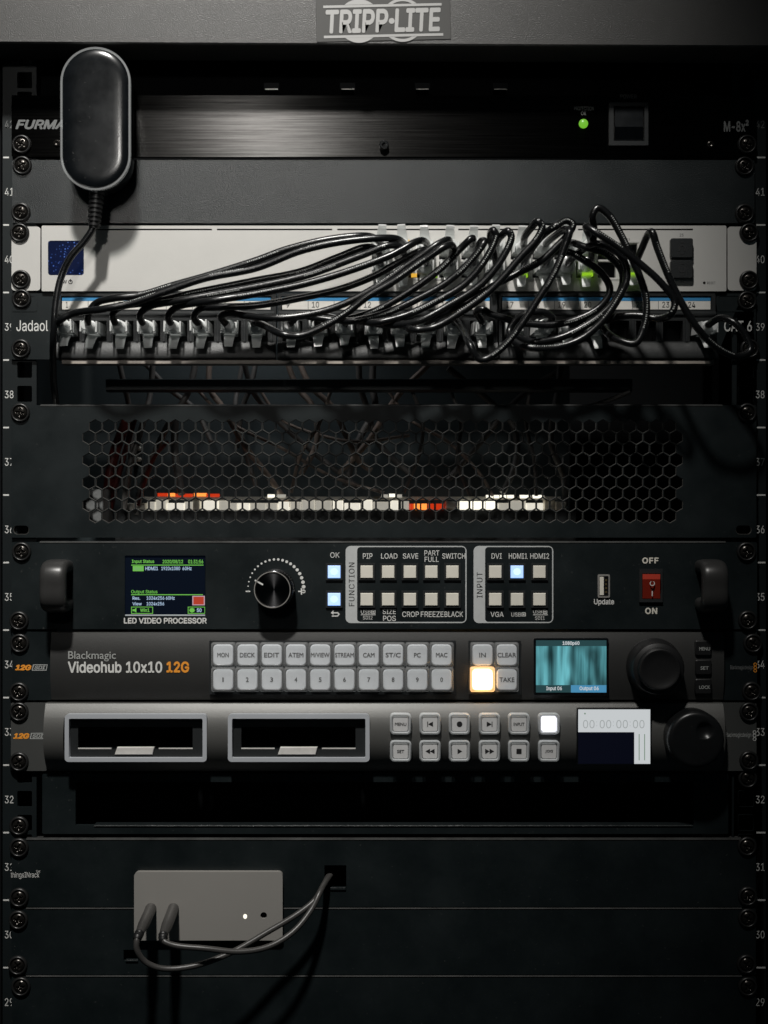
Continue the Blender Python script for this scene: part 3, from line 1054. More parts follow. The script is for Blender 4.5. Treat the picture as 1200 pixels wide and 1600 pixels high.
# key: (patch port, switch column, row, middle depth, seen way-points from patch panel to switch, label detail)
CAB = [
    ('A', 2, 0, 'u', 47, [(139, 489, 38), (150, 474, 40), (178, 466), (220, 461), (270, 446), (330, 429), (400, 407), (450, 389), (520, 373), (575, 369, 45)]),
    ('B', 1, 1, 'u', 49, [(96, 499, 37), (113, 490, 38), (160, 483), (205, 474), (260, 455), (320, 435), (400, 419), (470, 392), (540, 377), (612, 372, 46)]),
    ('C', 3, 0, 'l', 41, [(177, 489, 37), (190, 479, 38), (240, 472), (300, 458), (360, 446), (400, 438), (470, 424), (530, 401), (572, 386, 42), (588, 390, 40)]),
    ('D', 4, 1, 'l', 46, [(219, 491, 37), (233, 479, 40), (280, 470), (340, 459), (400, 448), (480, 430), (560, 401), (612, 383, 46), (628, 389, 42)]),
    ('E', 5, 2, 'u', 52, [(263, 492, 37), (276, 480, 40), (325, 471), (370, 464), (400, 459), (470, 445), (540, 425), (610, 399), (652, 377, 48)]),
    ('F', 6, 2, 'l', 46, [(303, 494, 36), (312, 483, 40), (335, 480, 44), (393, 478), (430, 473), (467, 466), (533, 451), (587, 430), (635, 403), (662, 391, 44)]),
    ('G', 7, 3, 'u', 52, [(345, 494, 36), (358, 489, 40), (385, 493, 45), (430, 497), (480, 492), (530, 478), (590, 447), (640, 412), (685, 381), (698, 375, 48)]),
    ('H', 8, 3, 'l', 57, [(397, 503, 36), (416, 510, 46), (440, 522), (467, 525), (500, 513), (540, 490), (573, 464), (613, 441), (660, 408), (698, 384), (708, 386, 46)]),
    ('I', 9, 4, 'u', 44, [(458, 500, 35), (468, 492, 38), (495, 497, 42), (530, 500), (580, 488), (633, 460), (687, 421), (720, 388), (736, 373, 46)]),
    ('J', 10, 4, 'l', 47, [(497, 502, 34), (508, 495, 36), (545, 502), (600, 490), (653, 467), (700, 440), (733, 410), (757, 378), (752, 377, 42)]),
    ('K', 11, 5, 'l', 52, [(541, 503, 33), (555, 501, 38), (587, 504), (633, 493), (683, 470), (727, 443), (762, 400), (775, 368), (771, 360), (766, 368, 44)]),
    ('L', 12, 5, 'u', 57, [(583, 504, 33), (600, 508, 46), (650, 503), (700, 478), (753, 443), (788, 398), (799, 370), (794, 361), (784, 368, 50)]),
    ('M', 13, 6, 'u', 62, [(625, 504, 33), (632, 509, 46), (647, 515), (677, 512), (717, 490), (767, 453), (815, 400), (840, 372), (847, 354), (840, 346), (831, 355, 56), (821, 368, 46)]),
    ('N', 14, 6, 'l', 53, [(667, 504, 33), (678, 498, 42), (720, 477), (770, 447), (807, 428), (845, 408), (868, 387), (887, 367), (895, 351), (886, 345), (867, 354, 58), (846, 370, 50), (830, 390, 42)]),
    ('O', 15, 7, 'u', 66, [(711, 501, 34), (722, 514, 44), (735, 540), (746, 559), (756, 562), (778, 549), (802, 524), (825, 492), (843, 464), (857, 442), (872, 413), (884, 381), (890, 362), (884, 358, 60), (868, 368, 46)]),
    ('Q', 16, 7, 'l', 43, [(752, 500, 34), (745, 487, 40), (752, 483, 42), (768, 491), (790, 498), (820, 505), (867, 507), (907, 497), (940, 477), (953, 452), (940, 427), (913, 407), (888, 394), (866, 395, 40)]),
    ('P', 17, 8, 'u', 51, [(803, 517, 34), (808, 523, 40), (833, 534), (867, 530), (900, 517), (933, 497), (960, 470), (973, 443), (970, 420), (947, 397), (917, 387), (897, 380, 44)]),
    ('PP', 18, 8, 'l', 57, [(856, 507, 35), (863, 497, 42), (850, 488, 45), (825, 489, 46), (805, 500, 44), (796, 517, 44), (803, 533, 50), (828, 543), (867, 543), (907, 530), (940, 503), (964, 470), (979, 437), (976, 410), (958, 388), (932, 381), (908, 392, 44)]),
    ('S', 19, 9, 'u', 65, [(895, 508, 34), (912, 505, 38), (945, 501, 44), (967, 494, 48), (1000, 493, 52), (1030, 498, 56), (1049, 490), (1054, 471), (1033, 442), (1000, 412), (967, 387), (931, 363), (916, 354, 60), (921, 368, 48)]),
    ('R', 20, 9, 'l', 55, [(938, 507, 35), (950, 521, 44), (968, 532, 52), (993, 536, 56), (1006, 512), (1010, 470), (1000, 433), (987, 403), (970, 367), (951, 336), (934, 325), (926, 337), (928, 358, 50), (926, 385, 42)]),
    ('T', 24, 11, 'l', 60, [(1108, 507, 33), (1125, 497, 40), (1147, 504, 46), (1166, 527, 48), (1172, 548, 50), (1153, 557, 52), (1120, 543, 56), (1090, 513), (1067, 477), (1047, 437), (1027, 387), (1019, 363), (1013, 366, 54), (1003, 388, 42)]),
]
CABLE_LABEL = {'A': 'black patch cable from the second leftmost panel socket, topmost strand of the bundle',
               'B': 'black patch cable from the leftmost patch panel socket, beside the adapter cord',
               'C': 'black patch cable from the third panel socket from left, deep in the bundle',
               'D': 'black patch cable from the fourth panel socket from left, sloping up to switch',
               'E': 'black patch cable from the fifth panel socket from left, sloping up to switch',
               'F': 'black patch cable from the sixth panel socket, running level over the number strip',
               'G': 'black patch cable from the seventh panel socket, dipping slightly then rising right',
               'H': 'black patch cable from the eighth socket, sagging below the left number strip end',
               'I': 'black patch cable from the first socket of the middle group of eight',
               'J': 'black patch cable from the second socket of the middle group, below number ten',
               'K': 'black patch cable from the third socket of the middle group of eight',
               'L': 'black patch cable from the fourth socket of the middle group, below number twelve',
               'M': 'black patch cable sagging under the bundle then looping up, fifth in middle group',
               'N': 'black patch cable from sixth middle socket with tall loop above the silver switch',
               'O': 'black patch cable bent in a sharp V that touches the panel bottom lip',
               'Q': 'black patch cable from last middle socket, inner of the right hand loops',
               'P': 'black patch cable in the right hand oval loops, the middle strand',
               'PP': 'black patch cable forming the outermost right hand oval loop and a small curl',
               'S': 'black patch cable crossing diagonally over number twenty three then hooking back left',
               'R': 'black patch cable with the highest arch, rising above the silver switch',
               'T': 'black patch cable at far right curling round the last socket over the lower screw'}
for key, port, col, row, mid, way in CAB:
    c = thing('patch_cable', CABLE_LABEL[key], 'network cable', PORT[port - 1], PY, 8, 'patch cables between switch and patch panel')
    pitch = random.uniform(-.06, .05)
    plug(c, PORT[port - 1], PY, md, PLUG_DN, random.uniform(-.10, .10), random.uniform(-.05, .05))
    sy = RU if row == 'u' else RL
    plug(c, COLS[col], sy, sd, PLUG_UP if row == 'u' else PLUG_DN, random.uniform(-.10, .10), random.uniform(-.05, .05))
    base = V(PORT[port - 1], PY, 0)
    top = V(COLS[col], sy, 0)
    pts = [base + Vector((0, -.017, 0)), base + Vector((0, -.027, .0006))]
    for q in way:
        d = q[2] if len(q) > 2 else mid
        p_ = V(q[0], q[1], d)
        if (p_ - pts[-1]).length > .002:
            pts.append(p_)
    pts += [top + Vector((0, -.027, 0)), top + Vector((0, -.014, 0))]
    sp = spline(pts, 9)
    cr = obj('cord', MB().tube(sp, 0.00228, 12), 'cord', c, angle=60)
    # rows of tiny printed characters along the jacket
    pm = MB()
    dist = 0.0
    nxt = random.uniform(.03, .06)
    run = 0
    for i in range(24, len(sp) - 30):
        t = sp[i + 1] - sp[i]
        ln = t.length
        t = t / max(ln, 1e-9)
        n_ = Vector((0, -1, .35 + .5 * math.sin(i * .02 + port)))
        n_ = (n_ - t * n_.dot(t)).normalized()
        b_ = t.cross(n_)
        u = 0.0
        while dist + (ln - u) >= nxt:
            u += nxt - dist
            dist = 0.0
            w2, l2 = random.uniform(.00025, .0005), random.uniform(.0004, .0008)
            o_ = sp[i] + t * u
            q = []
            for sa, sb in ((-1, -1), (1, -1), (1, 1), (-1, 1)):
                side = b_ * (w2 * sb)
                rad = math.sqrt(.00231 ** 2 - w2 * w2)
                q.append(tuple(o_ + t * (l2 * sa) * .5 + side + n_ * rad))
            pm.add(q, [(0, 1, 2, 3)])
            run += 1
            nxt = random.uniform(.0011, .0016) if run % 16 else random.uniform(.03, .05)
        dist += ln - u
    if pm.v:
        obj('jacket_print', pm, 'grey', cr, angle=0)['kind'] = 'stuff'

# ================================================================== wall adapter on the conditioner
ad = thing('power_adapter', 'glossy black pill shaped power adapter with clear rim hanging upper left', 'power adapter', 149, 298, 40)


def stadium(cx, y0, y1, w, n=18):
    r = w / 2
    return circ(cx, y0 + r, r, n, 180, 360) + circ(cx, y1 - r, r, n, 0, 180)


AF = 36
body = MB()
o = stadium(149, 77.5, 293, 101, 20)
body.prism(o, 10, AF - 2.3, ch=1.0)
obj('body', body, 'gloss', ad, angle=50)
obj('clear_rim', MB().plate(stadium(149, 73.2, 297.3, 109.6, 22), [stadium(149, 76.3, 294.2, 103.4, 22)], AF - 3.5, AF - .4), 'clearthin', ad, angle=50)
dome = []
for k in range(9):
    ins = 50 * (k / 8) ** 1.6
    dome.append([tuple(V(*q, AF - 1.4 + 1.5 * (1 - (1 - ins / 50) ** 9))) for q in stadium(149, 77.0 + ins, 293.5 - ins, 102 - 2 * ins, 22)])
obj('front_film', MB().rings(dome, cap0=False), 'gloss', ad, angle=60)
obj('plug_block', MB().box(128, 150, 182, 215, 3, 10), 'plastic', ad)
rel = []
N_ = 9
rpts, rrad = [], []
p0, p1 = V(152, 294, 26), V(147, 357, 27)
for k in range(N_):
    for f, r in ((0, 12.2), (.5, 12.2), (.55, 9.6), (.95, 9.6)):
        t = (k + f) / N_
        rpts.append(p0.lerp(p1, t))
        rrad.append(r * S * (1 - .22 * t))
obj('strain_relief', MB().tube(rpts, rrad, 16), 'rubber', ad, angle=40)
way = [(147, 350, 27), (144, 359, 27), (131, 378, 27), (111, 401, 27), (96, 432, 27), (88, 468, 30), (85, 500, 32), (83, 535, 28), (83, 570, 14), (84, 600, 2), (88, 632, -6), (92, 680, -10)]
obj('cord', MB().tube(spline([V(*q) for q in way], 8), 5.3 * S, 12), 'cord', ad, angle=60)

# ================================================================== open unit: tie bar and loose cables inside
tb = tag(obj('lacing_bar', MB().profile(152, 1000, [(585, -28), (587, -25), (603, -25), (606, -27)], back=-34), 'coat2'), 'black horizontal cable lacing bar in the open gap under the patch panel', 'cable bar')
LOOSE = [
    ('tan', [(330, 540), (328, 607), (346, 634), (385, 700), (420, 745), (452, 792)], -45, 2.0),
    ('dull', [(180, 540), (195, 605), (201, 632), (205, 700), (200, 760)], -55, 1.9),
    ('dull', [(240, 540), (236, 605), (231, 634), (215, 690), (199, 745), (194, 795)], -40, 2.0),
    ('dull', [(310, 540), (297, 605), (283, 633), (262, 665), (236, 722), (219, 772), (214, 805)], -42, 2.2),
    ('dull', [(220, 560), (262, 606), (276, 617), (305, 640), (330, 690)], -70, 1.8),
    ('dull', [(385, 540), (372, 606), (368, 634), (380, 690), (400, 760)], -75, 1.8),
    ('dull', [(405, 540), (391, 606), (379, 636), (370, 700)], -60, 1.8),
    ('dull', [(380, 560), (393, 607), (414, 636), (470, 690), (560, 762)], -52, 1.9),
    ('tan', [(440, 540), (464, 604), (489, 636), (495, 690), (470, 742)], -48, 2.0),
    ('tan', [(465, 560), (486, 604), (519, 636), (545, 690), (562, 722), (580, 735)], -46, 2.0),
    ('dull', [(560, 540), (563, 604), (573, 636), (590, 690), (640, 740)], -62, 2.2),
    ('dull', [(585, 540), (582, 604), (586, 636), (560, 690), (540, 760)], -66, 2.4),
    ('tan', [(680, 545), (668, 570), (634, 604), (609, 636), (575, 690), (530, 740)], -50, 2.0),
    ('dull', [(700, 575), (741, 607), (773, 634), (800, 662), (808, 702), (800, 740), (785, 770)], -48, 2.1),
    ('dull', [(880, 575), (829, 607), (800, 632), (760, 680), (700, 750)], -58, 2.0),
    ('dull', [(876, 545), (872, 606), (867, 634), (861, 690), (880, 745), (884, 790)], -45, 2.1),
    ('dull', [(985, 612), (950, 626), (925, 634), (880, 650)], -30, 1.6),
    ('tan', [(300, 600), (360, 660), (440, 700), (520, 745), (600, 770)], -36, 1.1),
    ('tan', [(520, 600), (500, 660), (470, 710), (455, 770)], -38, 1.2),
    ('dull', [(640, 600), (660, 660), (655, 710), (630, 770)], -36, 1.3),
    ('tan', [(600, 600), (640, 655), (700, 690), (750, 740), (770, 775)], -40, 1.1),
    ('dull', [(700, 600), (720, 660), (715, 720), (735, 775)], -38, 1.3),
    ('dull', [(830, 600), (822, 660), (835, 720), (838, 775)], -37, 1.3),
    ('tan', [(400, 600), (440, 655), (500, 680), (560, 690), (640, 680)], -44, 1.1),
    ('red', [(215, 640), (208, 662), (196, 705), (180, 762), (172, 800)], -38, 1.9),
    ('red', [(262, 690), (240, 716), (226, 752), (216, 790)], -36, 1.2),
    ('dull', [(275, 640), (273, 700), (279, 745), (284, 772)], -44, 2.6),
    ('red', [(205, 640), (176, 720), (165, 815)], -46, 3.6),
]
for i, (kind, way, dd, r) in enumerate(LOOSE):
    pts = [V(x, y, dd + 6 * math.sin(i * 2.1 + k * .9)) for k, (x, y) in enumerate(way)]
    o = obj('loose_cable', MB().tube(spline(pts, 7), r * .001, 9), {'tan': 'cordtan', 'dull': 'cord2', 'red': 'cordred'}[kind], angle=60)
    if kind == 'red':
        tag(o, 'dark red cable slanting behind the left end of the perforated panel', 'cable', 'red cables behind the perforated panel')
    elif kind == 'tan':
        tag(o, 'pale tan cable crossing the open gap and running behind perforated panel', 'cable', 'tan cables behind the perforated panel')
    else:
        tag(o, 'dull dark grey cable hanging inside the rack behind perforated panel', 'cable', 'dark cables behind the perforated panel')

# ================================================================== perforated vent panel
vp = thing('vent_panel', 'black vent panel perforated with a honeycomb of hexagonal holes', 'vent panel', 600, 840, 2)
holes = []
for r in range(9):
    cy = 666 + 17.55 * r
    odd = r % 2 == 0
    n = 44 if odd else 45
    x0 = 148.9 if odd else 138.5
    for k in range(n):
        cx = x0 + 20.88 * k
        holes.append([(cx + 11.3 * math.cos(math.radians(30 + 60 * q)), cy + 11.3 * math.sin(math.radians(30 + 60 * q))) for q in range(6)])
holes += [slot_hole(33, 828, 25, 14), slot_hole(1162, 828, 25, 14)]
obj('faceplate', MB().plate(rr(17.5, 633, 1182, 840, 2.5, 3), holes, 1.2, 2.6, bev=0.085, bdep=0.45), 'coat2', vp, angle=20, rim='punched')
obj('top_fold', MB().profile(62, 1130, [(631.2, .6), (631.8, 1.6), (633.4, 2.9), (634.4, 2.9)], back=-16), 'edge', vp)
for x, y in ((32, 645), (1167, 645)):
    screw(vp, x, y, 2.6)

# ================================================================== lit unit behind the vent panel
ru = thing('rear_switch', 'device with a row of white and orange lit ports behind the perforated panel', 'network device', 530, 815, -70)
rd = -42
obj('chassis', MB().box(180, 797, 900, 852, -180, rd - 3), 'plastic', ru)
random.seed(21)
x = 194
k = 0
while x < 882:
    w_ = random.choice((13, 18, 22, 27))
    if 626 < x + w_ and x < 778:
        x = x + w_ if x < 626 else 778
        if x < 626 or x >= 778:
            continue
        x = 778
        continue
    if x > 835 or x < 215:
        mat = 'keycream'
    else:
        mat = random.choice(('glowdim', 'glowdim', 'glowdim', 'glowpale', 'glowpale', 'glowdim', 'keycream'))
    obj('port_glow', MB().box(x, 781 + random.choice((0, 1, 3, 5)), min(x + w_ - random.choice((.8, 1.2, 2)), 885), 797.5, rd - 8 - random.random() * 6, rd - random.random() * 5, .8), mat, ru)  # emission puts the light on these pale connectors into their material
    x += w_
    k += 1
for x0, x1, m in ((627, 639, 'glowdim'), (640, 646, 'ledred'), (647, 656, 'ledorange'), (659, 667, 'ledorange'), (669, 678, 'ledred'), (682, 694, 'ledred'), (696, 716, 'keycream'),
                  (719, 738, 'glowwhite'), (741, 758, 'glowwhite'), (760, 774, 'glowwhite')):
    obj('port_glow', MB().box(x0, 787 if 'red' in m or 'orange' in m else 783, x1, 796.5, rd - 8, rd, 1.2), m, ru)  # white blocks are connectors with painted glow; red and orange are LEDs
obj('top_rail', MB().box(225, 776, 876, 780.5, rd - 20, rd - 2), 'keycream', ru)
for x0, x1, y, m in ((246, 262, 773, 'ledred'), (262, 272, 773, 'ledorange'), (274, 300, 774, 'ledred'), (303, 322, 773, 'ledorange'), (322, 342, 774, 'ledred'),
                     (418, 432, 775, 'glowwhite'), (434, 446, 775, 'glowdim'), (596, 606, 775, 'glowdim'), (608, 618, 774, 'glowwhite'), (621, 628, 775, 'glowdim'),
                     (760, 770, 776, 'glowwhite'), (772, 780, 776, 'glowwhite'), (782, 791, 776, 'glowwhite'), (793, 803, 776, 'glowwhite'), (813, 829, 776, 'glowwhite'), (833, 850, 776, 'glowwhite')):
    obj('indicator', MB().box(x0, y - 2.5, x1, y + 2.5, rd - 6, rd - 1, .4), m, ru)
obj('mounting_tab', MB().box(128, 764, 161, 820, rd - 2, -9, .6), 'dimgrey', ru)
obj('link_light', MB().lathe(215.8, 700.5, [(1.6, rd - 6), (1.6, rd), (.4, rd + .6)], 12, rd), 'keycream', ru)
obj('link_light', MB().lathe(215.8, 717.5, [(1.6, rd - 6), (1.6, rd), (.4, rd + .6)], 12, rd), 'keycream', ru)
obj('light_bracket', MB().box(209, 690, 222, 782, rd - 12, rd - 6), 'wallteal', ru)

# ================================================================== LED video processor
vpz = thing('video_processor', 'black video processor with colour screen, dial, grey handles and red power switch', 'video processor', 600, 983, 3)
pd = 4.0
obj('faceplate', MB().plate(rr(18, 847, 1183, 983, 3, 3), [slot_hole(33, 862), slot_hole(30, 970), slot_hole(1166, 862), slot_hole(1168, 970), rect(195, 868, 321, 963)], 0.2, pd), 'coat2', vpz)
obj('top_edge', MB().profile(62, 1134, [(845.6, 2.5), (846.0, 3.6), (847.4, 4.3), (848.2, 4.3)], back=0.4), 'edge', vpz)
f = pd + .12
# handles
for cx, nm in ((96.5, 'handle'), (1103.5, 'handle')):
    hb = MB()
    yt, yb = 871, 957
    path = []
    r = 10
    for (yy, dd) in ((yt + 14, pd - .5), (yt + 13, 9), (yt + 13, 15), (yt + 16, 21), (yt + 23, 24), ((yt + yb) / 2, 24.5), (yb - 23, 24), (yb - 16, 21), (yb - 13, 15), (yb - 13, 9), (yb - 14, pd - .5)):
        path.append(Vector((X(cx), -dd * .001, Z(yy))))
    sp = spline(path, 5)
    rings = []
    for i, p in enumerate(sp):
        t = (sp[min(i + 1, len(sp) - 1)] - sp[max(i - 1, 0)]).normalized()
        nrm = Vector((1, 0, 0)).cross(t).normalized()
        ring_ = []
        for q in range(20):
            a = 2 * math.pi * q / 20
            ca, sa = math.cos(a), math.sin(a)
            hx = 8.4 * (abs(ca) ** .6) * (1 if ca >= 0 else -1)
            hy = 4.6 * (abs(sa) ** .6) * (1 if sa >= 0 else -1)
            ring_.append(tuple(p + Vector((hx * .001, 0, 0)) + nrm * hy * .001))
        rings.append(ring_)
    hb.rings(rings)
    obj('handle', hb, 'handle', vpz, angle=50)
# screen
obj('screen', MB().box(195.6, 868.6, 320.4, 962.4, pd - 2.2, pd - 1.0), 'screen', vpz)
scr = [c for c in vpz.children if c.name.startswith('screen')][0]
e = pd - .9
flat(rect(195.6, 960.2, 320.4, 962.2), pd - .8, 'lcdgrey', scr, 'screen_rule', .1)
text('Input Status', 206, 874.5, 241, 881, e, 'sgreen', scr, bold=.02)
text('2020/08/12', 254, 874.5, 286, 881, e, 'sgreen', scr, bold=.02)
text('01:31:56', 294, 874.5, 317.5, 880.5, e, 'sgreen', scr, bold=.02)
flat(rect(205, 882.3, 318, 883.6), e, 'sgreen', scr, 'screen_rule', .05)
flat(rect(207.5, 884.2, 224.5, 892.5), e, 'sgreen', scr, 'screen_block', .05)
text('Win1', 209.5, 885.7, 222.5, 891, e + .08, 'lcdgreen', scr)
text('HDMI1', 227, 885.3, 247, 891, e, 'swhite', scr, bold=.02)
text('1920x1080', 252, 885.3, 281.5, 891, e, 'swhite', scr, bold=.02)
text('60Hz', 285, 885.3, 299.5, 891, e, 'swhite', scr, bold=.02)
text('Output Status', 205, 921.8, 246, 928.5, e, 'sgreen', scr, bold=.01)
flat(rect(205, 928.6, 317, 929.9), e, 'sgreen', scr, 'screen_rule', .05)
text('Res.', 207, 932, 219, 937.2, e, 'swhite', scr, bold=.02)
text('1024x256 60Hz', 229, 931.6, 273, 937.2, e, 'swhite', scr, bold=.02)
text('View', 207, 940.8, 221.5, 946, e, 'swhite', scr, bold=.02)
text('1024x256', 229, 940.6, 256.5, 946, e, 'swhite', scr, bold=.02)
flat(rect(300.5, 931, 320, 945.8), e, 'spink', scr, 'screen_block', .05)
flat(rect(302.2, 932.4, 318.4, 944.4), e + .08, 'sred', scr, 'screen_block', .05)
ring('screen_frame', rect(205, 948, 239, 959), rect(206, 949, 238, 958), e, 'sgreen', scr, .05)
flat([(207, 952), (210, 952), (213, 949.6), (213, 957.4), (210, 955), (207, 955)], e, 'sgreen', scr, 'screen_icon', .05)
text('Win1', 219, 950.5, 233.5, 956, e, 'sgreen', scr, bold=.02)
ring('screen_frame', rect(293.5, 948, 320.3, 959), rect(294.5, 949, 319.5, 958), e, 'sgreen', scr, .05)
flat([(300 + (3.6 if k % 2 else 5) * math.cos(math.radians(22.5 * k)), 953.5 + (3 if k % 2 else 4.3) * math.sin(math.radians(22.5 * k))) for k in range(16)], e, 'sgreen', scr, 'screen_icon', .05)
text('50', 307.5, 950.4, 315, 956.5, e, 'swhite', scr, bold=.03)
text('LED VIDEO PROCESSOR', 193.5, 965.2, 323, 974.5, f, 'white', vpz, bold=.028)
# dial
kx, ky = 431, 919
dial = obj('dial', MB().lathe(kx, ky, [(12.4, pd), (12.4, pd + 2), (12.2, pd + 15), (11.7, pd + 16.3), (11.2, pd + 16.6), (10.9, pd + 16.2), (10.7, pd + 16.2), (5, pd + 16.0), (.1, pd + 15.9)], 48, pd), 'knob', vpz)
obj('rim', MB().plate(circ(425.4, 921.5, 28.7, 40), [circ(425.4, 921.5, 27.4, 40)], pd + 15.8, pd + 16.9), 'steel', dial)
flat([(397.5, 907.5), (398.6, 905.5), (411.5, 912.6), (410.4, 914.8)], pd + 16.5, 'white', dial, 'pointer', .3)
for k in range(22):
    a = math.radians(184 - 9.0 * k)
    r = .9 + 2.1 * k / 21
    flat(circ(431 + 43.5 * math.cos(a), 920 - 46 * math.sin(a), r, 12), f, 'white', vpz, 'dial_mark')
flat(rect(384, 923, 391, 925), f, 'white', vpz, 'dial_mark')
flat(rect(466, 923, 476, 925), f, 'white', vpz, 'dial_mark')
flat(rect(470, 919, 472, 929), f + .05, 'white', vpz, 'dial_mark')


def lamp_key(px, py, lit):
    fr = obj('button', MB().plate(rect(px - 13, py - 13, px + 13, py + 13.5), [rect(px - 10.4, py - 9.8, px + 10.4, py + 11)], pd, pd + 1.4), 'plastic', vpz)
    obj('key', MB().box(px - 9.8, py - 9.2, px + 9.8, py + 10.4, pd, pd + 2.2, .4), 'bluelit' if lit else 'keycream', fr)
    if lit:
        obj('lamp', MB().prism(circ(px, py + .5, 5.5, 14), pd + 2.2, pd + 2.35), 'bluecore', fr)
    return fr


for y in (893, 936):
    lamp_key(522, y, True)
text('OK', 516, 863, 530.5, 871.5, f, 'white', vpz)
flat([(517, 957.5), (521, 953.5), (521, 956.6), (528, 956.6), (531, 959.5), (528, 963.4), (518.5, 963.4), (518.5, 961.7), (527, 961.7), (528.6, 959.8), (527, 958.4), (521, 958.4), (521, 961)], f, 'white', vpz, 'return_mark')
for x0, x1, word, ty0, ty1 in ((540, 729, 'FUNCTION', 879, 947), (740, 864.5, 'INPUT', 894, 934)):
    out_ = rr(x0, 853, x1, 973.5, 8, 6)
    holes_ = [[(p[0], p[1]) for p in rr(x0 + 18, 854.8, x1 - 1.8, 971.7, 5, 5)]]
    obj('legend_frame', MB().plate(out_, holes_, pd, f), 'legend', vpz, angle=0)
    text(word, x0 + 5, ty0, x0 + 14, ty1, f + .1, 'black', vpz, vert=True, space=1.1)
FX = (573, 606.5, 640.5, 674, 707)
for x in FX:
    for y in (893, 936):
        lamp_key(x, y, False)
for x in (774, 808, 843):
    for y in (893, 936):
        lamp_key(x, y, x == 808 and y == 893)
for s, x0, y0, x1, y1 in (('PIP', 567, 864.5, 582, 873), ('LOAD', 595.5, 864.5, 621, 873), ('SAVE', 629.5, 864.5, 653.5, 873), ('PART', 663, 860, 686.5, 868), ('FULL', 663.5, 870, 685.5, 878),
                          ('SWITCH', 691, 864.5, 727, 873), ('USB', 564, 953, 579, 959), ('SDI2', 567, 962.5, 582, 968), ('SIZE', 598, 951.5, 618.5, 959.5), ('POS', 598.5, 962, 618.5, 970.5),
                          ('CROP', 628.5, 955.5, 654.5, 964), ('FREEZE', 657.5, 955.5, 693, 964), ('BLACK', 694.5, 955.5, 723.5, 964),
                          ('DVI', 768, 864.5, 784, 873), ('HDMI1', 795, 864.5, 824, 873), ('HDMI2', 828.5, 864.5, 858, 873), ('VGA', 766.5, 956, 787, 964), ('USB', 799, 957, 814, 963.5),
                          ('USB', 833, 953, 847, 958.5), ('SDI1', 836, 963, 851, 968.5)):
    text(s, x0, y0, x1, y1, f, 'white', vpz, bold=.006 if y1 - y0 > 7 else 0)
for x, y in ((580, 953), (815, 957), (848.5, 953)):
    ring('source_mark', rect(x, y, x + 6.5, y + 6), rect(x + 1, y + 1, x + 5.5, y + 5), f, 'white', vpz)
    flat(rect(x + 2, y + 2, x + 4.5, y + 4), f, 'white', vpz, 'source_mark')
for x0, x1 in ((564, 587), (833, 856)):
    flat(rect(x0, 960.2, x1, 961.2), f, 'white', vpz, 'rule')
# usb socket
us = obj('usb_socket', MB().plate(rr(934, 897.5, 953, 934, 2, 2), [rr(936.2, 900, 950.8, 931.5, 1.5, 2)], pd - .2, pd + .8), 'steel', vpz)
obj('socket_void', MB().box(936.2, 900, 950.8, 931.5, pd - .2, pd + .1), 'dark', us)
obj('tongue', MB().box(937.0, 901.5, 943.5, 930, pd, pd + .6, .15), 'keycream', us)
for k in range(4):
    obj('contact', MB().box(945.5, 905 + 6.2 * k, 948.5, 908 + 6.2 * k, pd + .1, pd + .3), 'gold', us)
text('Update', 928, 935.8, 959.5, 946.5, f, 'white', vpz, bold=.02)
# power rocker
rk = obj('power_switch', MB().plate(rect(999, 889, 1035.5, 941), [rect(1003.5, 896, 1032, 936)], pd, pd + 1.8), 'plastic', vpz)
obj('rocker', MB().add([V(1004, 897, pd + 5.5), V(1031.5, 897, pd + 5.5), V(1031.5, 905, pd + 6.2), V(1004, 905, pd + 6.2), V(1031.5, 935, pd + 1.2), V(1004, 935, pd + 1.2),
                        V(1004, 897, pd), V(1031.5, 897, pd), V(1004, 935.5, pd), V(1031.5, 935.5, pd)],
                       [(3, 2, 1, 0), (5, 4, 2, 3), (0, 1, 7, 6), (8, 9, 4, 5), (1, 2, 4, 9, 7), (6, 8, 5, 3, 0)]), 'red', rk, angle=0)
obj('off_mark', MB().plate(circ(1019.3, 911.5, 4, 16), [circ(1019.3, 911.5, 2.9, 16)], pd + 5.3, pd + 5.6), 'white', rk)
flat(rect(1018.4, 923.5, 1019.8, 931.5), pd + 3.4, 'white', rk, 'on_mark', .4)
text('OFF', 1003.5, 871, 1029, 880.5, f, 'keycream', vpz, bold=.03, space=1.1)
text('ON', 1008, 949.5, 1027, 959.5, f, 'keycream', vpz, bold=.03, space=1.1)
for x, y in ((34, 862), (30, 970), (1166, 862), (1168, 969)):
    screw(vpz, x, y, pd)

# ================================================================== video router
vh = thing('video_router', 'charcoal video router with two rows of pale square keys and small monitor', 'video router', 600, 1093, 3)
for x0, x1 in ((19, 80), (1130, 1183)):
    hs = ((31, 1005), (30, 1081)) if x0 < 100 else ((1176, 1005), (1174, 1080))
    obj('rack_ear', MB().plate(rr(x0, 986.5, x1, 1094, 2, 2), [slot_hole(x, y, 16) for x, y in hs] if x0 < 100 else [], 0.2, 2.8), 'coat2', vh)


def hump(y0, y1, depth, rise, n=14):
    """Side profile of a softly bowed front."""
    pr = [(y0, depth - rise - 1.0)]
    for k in range(n + 1):
        t = k / n
        pr.append((y0 + .8 + (y1 - y0 - 1.6) * t, depth - rise * (2 * t - 1) ** 2 * (1 if t < .5 else 1)))
    pr.append((y1, depth - rise - 1.0))
    return pr


hd = 7.0
obj('front', MB().profile(80, 1130, hump(987.5, 1094, hd, 3.6), back=.4), 'hub', vh)
text('Blackmagic', 106.5, 1017.5, 181, 1033.5, hd + .15, 'grey', vh, font='gill', bold=.008)
text('Videohub 10x10', 106, 1033.2, 253.5, 1051.5, hd + .15, 'white', vh, bold=.022, font='sans')
text('12G', 260, 1033.5, 295.5, 1051, hd + .15, 'orange', vh, bold=.03)


